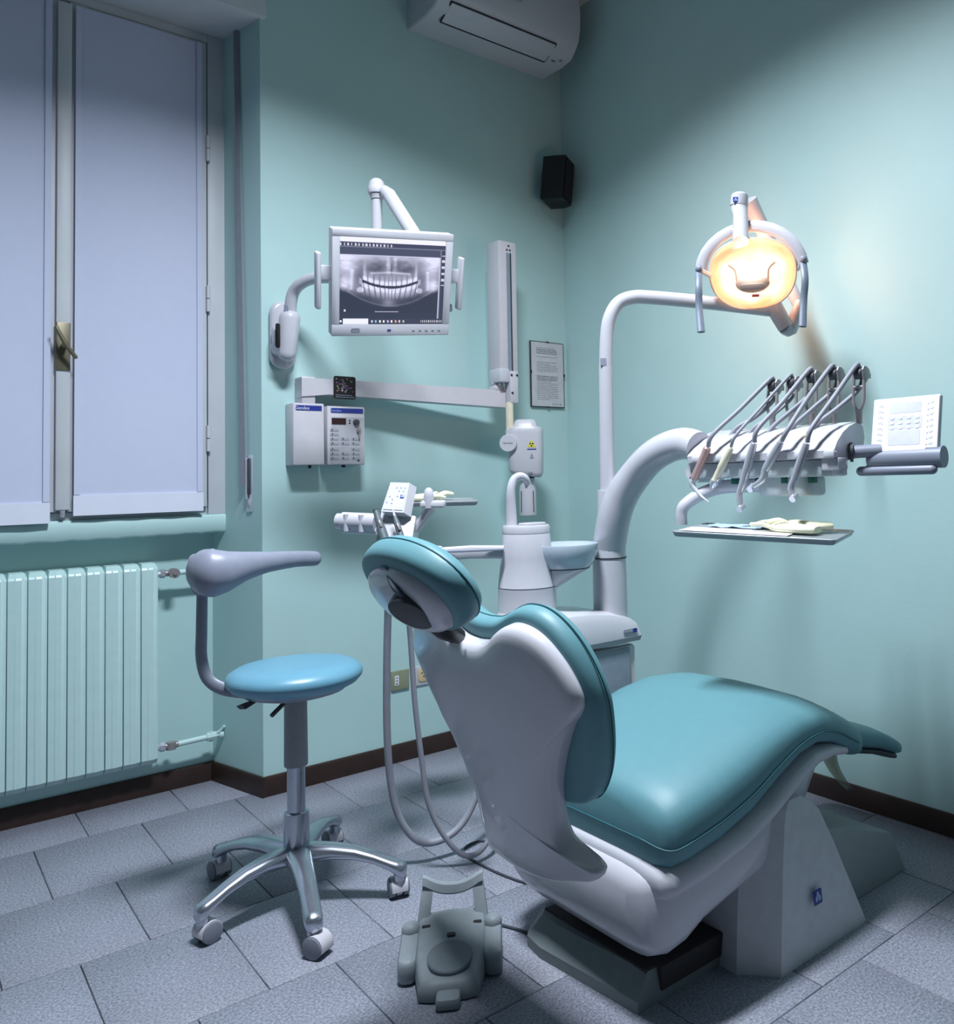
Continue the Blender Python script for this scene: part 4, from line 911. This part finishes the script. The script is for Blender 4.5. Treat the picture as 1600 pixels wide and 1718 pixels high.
# seat cushion
def section(x, yc, hw, zb, zt, n=28, e1=.42, e2=.62, dome=0.):
    r_ = []
    for k_ in range(n):
        a = 2*math.pi*k_/n; c_, s_ = math.cos(a), math.sin(a); zm = (zb+zt)/2; hh = (zt-zb)/2
        y = hw*math.copysign(abs(c_)**e1, c_); z = zm+hh*math.copysign(abs(s_)**e2, s_)
        if s_ > 0: z += dome*(1-(y/hw)**2)*s_
        r_.append(V((x, yc+y, z)))
    return r_
st_ = [(.922, .24, .375, .462), (.930, .295, .345, .486), (.950, .320, .328, .506), (1.0, .330, .330, .525), (1.1, .333, .345, .548), (1.22, .332, .378, .580), (1.33, .330, .435, .608), (1.43, .326, .478, .620), (1.53, .318, .492, .612), (1.62, .306, .470, .582), (1.70, .290, .432, .546), (1.77, .272, .402, .512), (1.82, .25, .378, .484), (1.845, .215, .376, .462)]
b = MB().rings([section(x, YC, hw, zb, zt, dome=.018) for x, hw, zb, zt in st_]); b.obj('seat_cushion', TEAL, ch, ang=60)
path = [V((x, YC-hw-.0008, zb+(zt-zb)*.42)) for x, hw, zb, zt in st_[2:12]]
rear = [V((.9205, YC-.22+.44*k_/8, .4115)) for k_ in range(8, -1, -1)]+[V((x-.0015, YC-hw-.0008, zb+(zt-zb)*.42)) for x, hw, zb, zt in st_[:2]]
MB().tube(rear+path, .0022, 6, 3).obj('seat_seam', SEAM, ch)
# leg rest
st2 = [(1.79, .215, .405, .480), (1.86, .225, .388, .468), (2.0, .222, .352, .425), (2.08, .210, .322, .388), (2.14, .192, .300, .358), (2.165, .165, .296, .338), (2.172, .13, .302, .328)]
MB().rings([section(x, YC, hw, zb, zt, e1=.5) for x, hw, zb, zt in st2]).obj('leg_rest', TEAL, ch, ang=60)
MB().rings([section(x, YC, hw*.9, zb-.016, zb+.012, e1=.4) for x, hw, zb, zt in st2[:5]]).obj('leg_rest_shell', DGREY, ch, ang=60)
# foot guard (clear plastic) hanging below the leg rest
b = MB(); rs = []
for k_ in range(9):
    t_ = k_/8; y = YC-.215; x = 1.725+.085*t_**1.7; z = .405-.125*t_; rs.append([V((x, y, z)), V((x+.012, y, z+.002)), V((x+.012, y+.05*(1-t_*.6), z+.002)), V((x, y+.05*(1-t_*.6), z))])
b.rings(rs).obj('foot_guard', clear('clear_foot_guard', (222, 220, 208), .2, .2), ch, ang=60)
# white seat shell under the cushion
st3 = [(.912, .25, .290, .350), (.919, .30, .275, .365), (.945, .322, .270, .370), (1.05, .334, .285, .385), (1.18, .334, .318, .400), (1.30, .330, .360, .432), (1.42, .324, .410, .480), (1.52, .312, .438, .500), (1.62, .296, .436, .490), (1.70, .28, .420, .465)]
MB().rings([section(x, YC, hw, zb, zt, e1=.42, e2=.7) for x, hw, zb, zt in st3]).obj('seat_shell', PLASTIC, ch, ang=60)
# scooped underbody
st4 = [(.886, .22, .220, .310), (.897, .262, .175, .335), (.922, .284, .142, .350), (.962, .292, .134, .350), (1.01, .295, .144, .350), (1.07, .296, .176, .350), (1.16, .298, .200, .360), (1.28, .295, .222, .380), (1.40, .29, .275, .430), (1.50, .275, .340, .455), (1.58, .25, .400, .462)]
MB().rings([section(x, YC, hw, zb, zt, e1=.30, e2=.38) for x, hw, zb, zt in st4]).obj('underbody', WHITE, ch, ang=60)
MB().box(WF, 1.02, 1.50, -2.02, -1.74, .05, .30, .02).obj('lift_column', DGREY, ch)
# backrest
BB = V((.72, -1.93, .45)); BT = V((.60, -1.93, .95)); bv = (BT-BB).normalized(); bu = V((0, 1, 0)); bw_ = bu.cross(bv)
if bw_.x < 0: bw_ = -bw_
Bk = F(BB, bu, bv, bw_)                         # x across, y up the back, z towards the sitter
def halfout(half, k=5):
    pts, _ = smooth_path([V((x, y, 0)) for x, y in half], [1]*len(half), k)
    pts = [(p.x, p.y) for p in pts]; pts[0] = (0, pts[0][1]); pts[-1] = (0, pts[-1][1])
    return pts + [(-x, y) for x, y in reversed(pts[1:-1])]
FARS = [(-.10, .118), (.06, .116), (.143, .143), (.22, .187), (.303, .250), (.397, .320), (.45, .335)]
FARC = [(.08, .175), (.14, .195), (.22, .220), (.303, .268), (.397, .325), (.45, .335)]
def noflare(p, tab=FARS): return (min(p[0], interp(tab, p[1])), p[1]) if p[0] > 0 and p[1] < .44 else p
SH = halfout([(0, .448), (.05, .453), (.09, .470), (.125, .492), (.165, .506), (.215, .503), (.262, .482), (.305, .440), (.333, .392), (.338, .355), (.322, .327), (.295, .300), (.260, .250), (.225, .190), (.203, .140), (.190, .090), (.187, .045), (.202, .012), (.240, -.006), (.288, -.022), (.275, -.046), (.22, -.066), (.15, -.088), (.08, -.10), (0, -.105)])
CU = halfout([(0, .488), (.05, .492), (.09, .505), (.13, .522), (.17, .532), (.22, .528), (.265, .505), (.305, .462), (.333, .405), (.346, .345), (.342, .285), (.325, .21), (.295, .145), (.25, .10), (.18, .085), (.08, .08), (0, .08)])
def pillow(outl, cy, prof_, bend):            # rings from the front centre, over the rim, to the back centre
    rs = []
    for k_, z in prof_: rs.append([Bk(x*k_, cy+(y-cy)*k_, z+bend(x*k_, cy+(y-cy)*k_, k_, z)) for x, y in outl])
    return MB().rings(rs)
def sbend(x, y, k_, z): return -.024*max(0, 1-(x/.30)**2)*(1 if z < .012 else .25)*max(0, 1-((y-.2)/.45)**4)
SH = [noflare(p_) for p_ in SH]
pillow(SH, .07, [(.03, .030), (.5, .030), (.94, .030), (.985, .027), (1.0, .018), (1.0, .008), (.99, -.002), (.965, -.010), (.92, -.014), (.8, -.018), (.62, -.021), (.4, -.022), (.2, -.023), (.03, -.023)], sbend).obj('back_shell', WHITE, ch, ang=60)
def cbend(x, y, k_, z): return .022*(abs(x)/.34)**2*(1 if z > .05 else .3)
CU = [noflare(p_, FARC) for p_ in CU]
pillow(CU, .29, [(.03, .110), (.3, .109), (.55, .106), (.75, .099), (.88, .089), (.95, .077), (.985, .064), (1.0, .050), (.995, .036), (.98, .026), (.955, .020), (.92, .017), (.6, .016), (.03, .016)], cbend).obj('back_cushion', TEAL, ch, ang=70)
sm_ = [Bk(x*1.001, .29+(y-.29)*1.001, .052+cbend(x, y, 1, .052)) for x, y in CU]; sm_ = sm_+[sm_[0]]
MB().tube(sm_, .0018, 6).obj('back_seam', SEAM, ch)
# headrest
la = math.radians(35); hv = V((-math.sin(la), 0, math.cos(la))); hw_ = V((math.cos(la), 0, math.sin(la)))
Hd = F((.465, -1.928, 1.023), (0, 1, 0), hv, hw_)
b = MB(); rs = []
ho_ = [(math.copysign(abs(math.cos(a))**.92, math.cos(a)), math.copysign(abs(math.sin(a))**.95, math.sin(a))) for a in [2*math.pi*k_/44 for k_ in range(44)]]
for k_, z in ((.60, -.026), (.84, -.024), (.93, -.017), (.98, -.004), (1.0, .016), (.985, .030), (.93, .044), (.80, .055), (.6, .061), (.3, .064), (.03, .065)):
    rs.append([Hd(x*.200*k_, y*.115*k_, z) for x, y in ho_])
b.rings(rs).obj('headrest_cushion', TEAL, ch, ang=70)
MB().tube([Hd(x*.1985, y*.1142, .026) for x, y in ho_]+[Hd(ho_[0][0]*.1985, ho_[0][1]*.1142, .026)], .0018, 6).obj('headrest_seam', SEAM, ch)
b = MB(); rs = []
for k_, z in ((1.0, -.014), (.99, -.026), (.95, -.036), (.84, -.045), (.6, -.050), (.3, -.052), (.03, -.053)):
    rs.append([Hd(x*.158*k_-.002, y*.088*k_-.012, z) for x, y in ho_])
b.rings(rs).obj('headrest_shell', WHITE, ch, ang=70)
MB().slab(F((0.4052, -1.9222, 1.0544), Hd.x, Hd.y, -Hd.z), rrect(.036, .040, .012, 4), -.012, .001).obj('slot', PANELG, ch)
MB().tube([(0.4030, -1.9296, 1.0551), (0.3940, -1.9777, 1.0299), (0.4202, -1.9991, 0.9995)], [.009, .010, .012], 10, 3, (.6, 1, tuple(Hd.z))).obj('tilt_lever', mat('slate_lever', (88, 98, 108), .45), ch)
kz_ = V((-.62, -.30, -.66)).normalized(); kn_ = frame_z((0.4336, -1.9833, 0.9840), kz_, tuple(right*.8-V((0, 0, .6))))
MB().slab(kn_, [(.052*math.cos(2*math.pi*k_/28), .044*math.sin(2*math.pi*k_/28)) for k_ in range(28)], -.012, .018, .005).obj('tilt_knob', DGREY, ch)
MB().tube([(0.4506, -1.9614, 0.9923), (0.4895, -1.9668, 0.9551), (0.5191, -1.9647, 0.9279), (0.5749, -1.9190, 0.9013)], [.020, .026, .024, .018], 12, 4).obj('headrest_joint', BLACK, ch)
MB().rings([[V(p_) for p_ in ((0.4868, -1.9505, 0.9460), (0.5394, -1.9539, 0.8926), (0.5684, -1.9409, 0.9182), (0.5159, -1.9376, 0.9693))], [V(p_) for p_ in ((0.5419, -1.8653, 0.9398), (0.5946, -1.8687, 0.8867), (0.6171, -1.8635, 0.9133), (0.5638, -1.8596, 0.9664))]]).obj('neck_bracket', BLACK, ch)
# armrest stub on the far side
MB().ell(F((0.9834, -1.2666, 0.4782)), .035, .05, .030, 14, 8).obj('armrest', mat('grey_armrest', (120, 140, 150), .5), ch)
# base plate
bp_ = [(.925, -2.106), (1.98, -2.106), (1.98, -1.66), (.935, -1.66), (.905, -1.69), (.895, -1.76)]
b = MB(); rs = [[V((x, y, 0)) for x, y in bp_], [V((x, y, .028)) for x, y in bp_]]
tp = [(x+(.045 if x < 1 else 0), y+(.012 if y < -2 else -.012)) for x, y in bp_]; rs.append([V((x, y, .075)) for x, y in tp]); b.rings(rs).obj('base_plate', BASEG, ch, ang=25)
MB().slab(WF, [(.965, -2.092), (1.45, -2.092), (1.45, -1.69), (.965, -1.69)], .07, .080, .004).obj('rubber_mat', RUBBER, ch)
MB().box(WF, 1.0, 1.26, -2.110, -2.088, .024, .080, .003).obj('mat_edge', RUBBER, ch)
# lift cover wedge and motor block
prf = [(1.30, 0), (2.012, 0), (1.938, .135), (1.66, .232), (1.30, .30)]
MB().slab(F((0, 0, 0), (1, 0, 0), (0, 0, 1), (0, -1, 0)), prf, 1.72, 2.165, .004).obj('motor_block', mat('pale_grey_green', (150, 158, 160), .45), ch)
def wring(z, xl, xr, yf, ch_, yb): return [V((xr, yb, z)), V((xl-.035, yb, z)), V((xl-.035, yf+.055+.03, z)), V((xl-.004, yf+ch_, z)), V((xl+.036, yf, z)), V((xr, yf, z))]
rs = [wring(0, 1.243, 1.659, -2.247, .055, -2.03), wring(.10, 1.258, 1.612, -2.240, .05, -2.03), wring(.25, 1.290, 1.545, -2.226, .045, -2.03), wring(.34, 1.312, 1.500, -2.217, .04, -2.04), wring(.375, 1.328, 1.468, -2.212, .035, -2.05), wring(.392, 1.350, 1.435, -2.205, .03, -2.07)]
MB().rings(rs).obj('lift_cover', mat('pale_grey_cover', (196, 200, 204), .4), ch, ang=18)
ef = F((1.438, -2.2425, .142), (1, 0, 0), (0, .10, 1), (0, -1, .08)); emblem(ef.at(0, 0, .004), .036, ch)

# ============================================================ STOOL
so2 = V((.545, -1.0, 0))
sl = thing('dentist_stool', 'sky blue round stool with grey arm support and chrome base', 'stool', so2)
MB().lathe(F(so2), [(.13, .628), (.160, .635), (.182, .646), (.195, .662), (.1965, .674), (.190, .688), (.168, .701), (.12, .709), (.06, .711), (.004, .711)], 44).obj('seat', BLUE, sl, ang=70)
MB().lathe(F(so2), [(.04, .610), (.11, .614), (.145, .624), (.160, .638)], 32).obj('seat_pan', GREY, sl)
MB().lathe(F(so2), [(.0335, .400), (.0345, .405), (.033, .605)], 24).obj('column_cover', mat('warm_grey_plastic', (140, 144, 150), .5), sl)
MB().lathe(F(so2), [(.0262, .24), (.0262, .42)], 24).obj('gas_lift', CHROME, sl)
MB().lathe(F(so2), [(.0375, .115), (.0365, .245), (.035, .262), (.028, .265)], 24).obj('hub', CHROME, sl)
angs = (192, 257, 318, 112, 50); cast = (16, 300, 75, 100, 95)
for a_, ca, R_ in zip(angs, cast, (.285, .335, .310, .335, .355)):
    a = math.radians(a_); d_ = V((math.cos(a), math.sin(a), 0)); qq = R_/.322; sd = V((-d_.y, d_.x, 0))
    path = [(0.012, .138, .030, .024), (.06, .142, .028, .022), (.12, .143, .024, .018), (.19, .136, .021, .015), (.25, .120, .019, .013), (.295, .102, .019, .014), (.318, .090, .019, .018), (.337, .084, .017, .018), (.343, .082, .010, .012)]
    rs = []
    for r_, z, w_, h_ in path: rs.append([so2+d_*r_*qq+sd*(w_*1.32*math.copysign(abs(math.cos(q))**.7, math.cos(q)))+V((0, 0, z+h_*1.2*math.sin(q))) for q in [2*math.pi*k_/14 for k_ in range(14)]])
    lg = MB().rings(rs).obj('leg', CHROME, sl, ang=60)
    MB().tube([so2+d_*R_+V((0, 0, .054)), so2+d_*R_+V((0, 0, .082))], .0165, 12).obj('stem_socket', CHROME, lg)
    c_ = math.radians(ca); fw = V((math.cos(c_), math.sin(c_), 0)); lt = V((-fw.y, fw.x, 0)); cc = so2+d_*R_+fw*.014+V((0, 0, .0285))
    b = MB(); rs = []
    for k_ in range(11):
        q = math.radians(-20+210*k_/10); rs.append([cc+(fw*math.cos(q)+V((0, 0, 1))*math.sin(q))*r_+lt*y for r_, y in ((.0315, -.0235), (.0315, .0235), (.026, .0235), (.026, -.0235))])
    cs_ = b.rings(rs).tube([cc-lt*.008, cc+lt*.008], .025, 16).tube([so2+d_*R_+V((0, 0, .040)), so2+d_*R_+V((0, 0, .055))], .014, 12).obj('caster', CREAM, sl)
    for s_ in (-1, 1):
        MB().tube([cc+lt*s_*.0125, cc+lt*s_*.0135, cc+lt*s_*.0275, cc+lt*s_*.030], [.026, .0283, .0283, .022], 22).obj('wheel', mat('grey_wheel', (120, 126, 136), .5), cs_)
MB().tube([so2+V((-.055, -.06, .608)), so2+V((-.10, -.085, .585))], .0065, 8).obj('lever_rod', DGREY, sl)
MB().rings([[V(p_) for p_ in ((0.4193, -1.0441, 0.6332), (0.4220, -1.0459, 0.6245), (0.4322, -1.0144, 0.6167), (0.4295, -1.0125, 0.6256))], [V(p_) for p_ in ((0.3780, -1.0335, 0.6222), (0.3872, -1.0408, 0.6065), (0.4035, -0.9876, 0.5931), (0.3941, -0.9803, 0.6092))], [V(p_) for p_ in ((0.3696, -1.0123, 0.6131), (0.3775, -1.0187, 0.6042), (0.3871, -0.9867, 0.5962), (0.3792, -0.9802, 0.6052))]]).obj('lever', DGREY, sl)
MB().tube([(0.4771, -0.9876, 0.6208), (0.4166, -0.9346, 0.6299), (0.3654, -0.8901, 0.6440), (0.3328, -0.8631, 0.6755), (0.3188, -0.8542, 0.7350), (0.3179, -0.8581, 0.8155), (0.3180, -0.8645, 0.9229), (0.3185, -0.8697, 1.0034)], [.019, .019, .021, .020, .019, .0185, .018, .017], 12, 5, (.5, .95, tuple(fwd))).obj('support_arm', GREY, sl)
MB().tube([(0.2999, -0.8521, 0.9843), (0.3039, -0.8557, 0.9860), (0.3238, -0.8869, 0.9899)], [.050, .064, .066], 20, 0, (1.0, .55, (0, 0, 1))).obj('support_pivot', GREY, sl)
pts = [(0.3248, -0.9016, 0.9961), (0.3353, -0.9175, 0.9945), (0.3665, -0.9252, 0.9974), (0.4221, -0.9214, 1.0065), (0.5005, -0.8975, 1.0110), (0.6003, -0.8520, 1.0094), (0.6791, -0.8144, 1.0026)]
MB().tube(pts, [.070, .073, .063, .045, .032, .026, .0245], 18, 4, (1.0, .75, (0, 0, 1)), True).obj('arm_support', mat('support_grey', (142, 147, 163), .4), sl)

# ============================================================ FOOT CONTROL
fp = thing('foot_control', 'grey foot control pedal with carrying handle on the floor', 'foot pedal', (.69, -1.66, 0))
fx_ = V((.84, -.54, 0)).normalized(); fy_ = V((.54, .84, 0)).normalized()
Pd = F((0.6996, -1.6463, 0.0000), fx_, fy_, (0, 0, 1))       # x right, y away from the camera
body = [(-.070, -.125), (-.040, -.133), (.040, -.133), (.070, -.125), (.088, -.03), (.092, .06), (.09, .115), (.0, .125), (-.09, .115), (-.092, .06), (-.088, -.03)]
b = MB(); rs = []
def pr_(k_, zf, zb): return [Pd(x*k_, y*k_ if y < 0 else y*(k_*.5+.5), zf+(zb-zf)*(y+.133)/.258) for x, y in body]
b.rings([pr_(1.0, .004, .004), pr_(1.02, .02, .02), pr_(.98, .034, .078), pr_(.93, .042, .092), pr_(.86, .046, .097), pr_(.5, .047, .098)]).obj('pedal_body', PEDAL, fp, ang=40)
for s_ in (-1, 1):
    b = MB(); rs = []
    o_ = rrect(.048, .15, .020, 4)
    b.rings([[Pd(s_*.106+x, .020+y, z0+sl_*(y+.075)) for x, y in inset(o_, i_)] for i_, z0, sl_ in ((.004, .006, 0), (0, .012, 0), (0, .046, .2), (.004, .054, .2), (.012, .057, .2))]).obj('side_wing', PEDAL, fp)
    MB().lathe(Pd.at(s_*.106, .066, .004), [(.024, .072), (.024, .079), (.019, .088), (.010, .092), (.002, .093)], 18).obj('side_button', PEDAL, fp)
    MB().slab(F(Pd(s_*.066, .058, .0860), fx_, fy_+V((0, 0, .2)), V((0, 0, 1))-fy_*.2), rrect(.022, .009, .003, 2), -.004, .0015).obj('indicator', BLACK, fp)
MB().slab(F(Pd(0, .022, .0785), fx_, fy_+V((0, 0, .2)), V((0, 0, 1))-fy_*.2), rrect(.022, .012, .005, 3), -.004, .0015).obj('indicator', BLACK, fp)
tf_ = F(Pd(0, -.052, .0630), fx_, (fy_+V((0, 0, .2))), (V((0, 0, 1))-fy_*.2))
b = MB().lathe(tf_, [(.056, -.006), (.056, .0015), (.053, .004), (.04, .0025), (.02, .0005), (.003, .0)], 30); b.obj('foot_disc', mat('pedal_disc', (116, 126, 132), .55), fp)
MB().slab(Pd.at(0, -.148, 0), rrect(.058, .05, .012, 3), .003, .030, .008).obj('front_tongue', PEDAL, fp)
b = MB(); hl = []
for s_ in (-1, 1):
    b.rings([[Pd(s_*.078+dx, .100+dy_, .07) for dx, dy_ in ((-.016, -.02), (.016, -.02), (.016, .016), (-.016, .016))], [Pd(s_*.066+dx, .135+dy_, .158) for dx, dy_ in ((-.015, -.012), (.015, -.012), (.015, .012), (-.015, .012))]])
rs = []
for k_ in range(17):
    x = -.080+.160*k_/16; z = .144+.026*min(1, (abs(x)/.075)**2.2); rs.append([Pd(x, .134+dy_, z+dz) for dy_, dz in ((-.017, -.006), (-.012, -.012), (.012, -.012), (.017, -.006), (.014, .010), (-.010, .012))])
b.rings(rs).obj('carry_handle', PEDAL, fp, ang=40)
CABM = mat('dark_cable', (64, 70, 78), .6)
def cable(pts, r_, label, grp='floor cables'):
    return tag(MB().tube(pts, r_, 8, 5).obj('cable', CABM), label, 'cable', grp)
cable([(0.8648, -1.5203, 0.0100), (0.8979, -1.5421, 0.0045), (0.9262, -1.6038, 0.0045), (0.9494, -1.6843, 0.0045)], .004, 'dark cable running from the foot control to the chair base')
cable([(1.1965, -1.1087, 0.0042), (1.1554, -1.0484, 0.0042), (1.0991, -1.0516, 0.0042), (1.0649, -1.0935, 0.0042), (1.0617, -1.1629, 0.0042), (1.0700, -1.2750, 0.0042), (1.0884, -1.3750, 0.0042), (1.1112, -1.4447, 0.0042)], .0038, 'thin grey cable looped on the floor beside the cabinet')
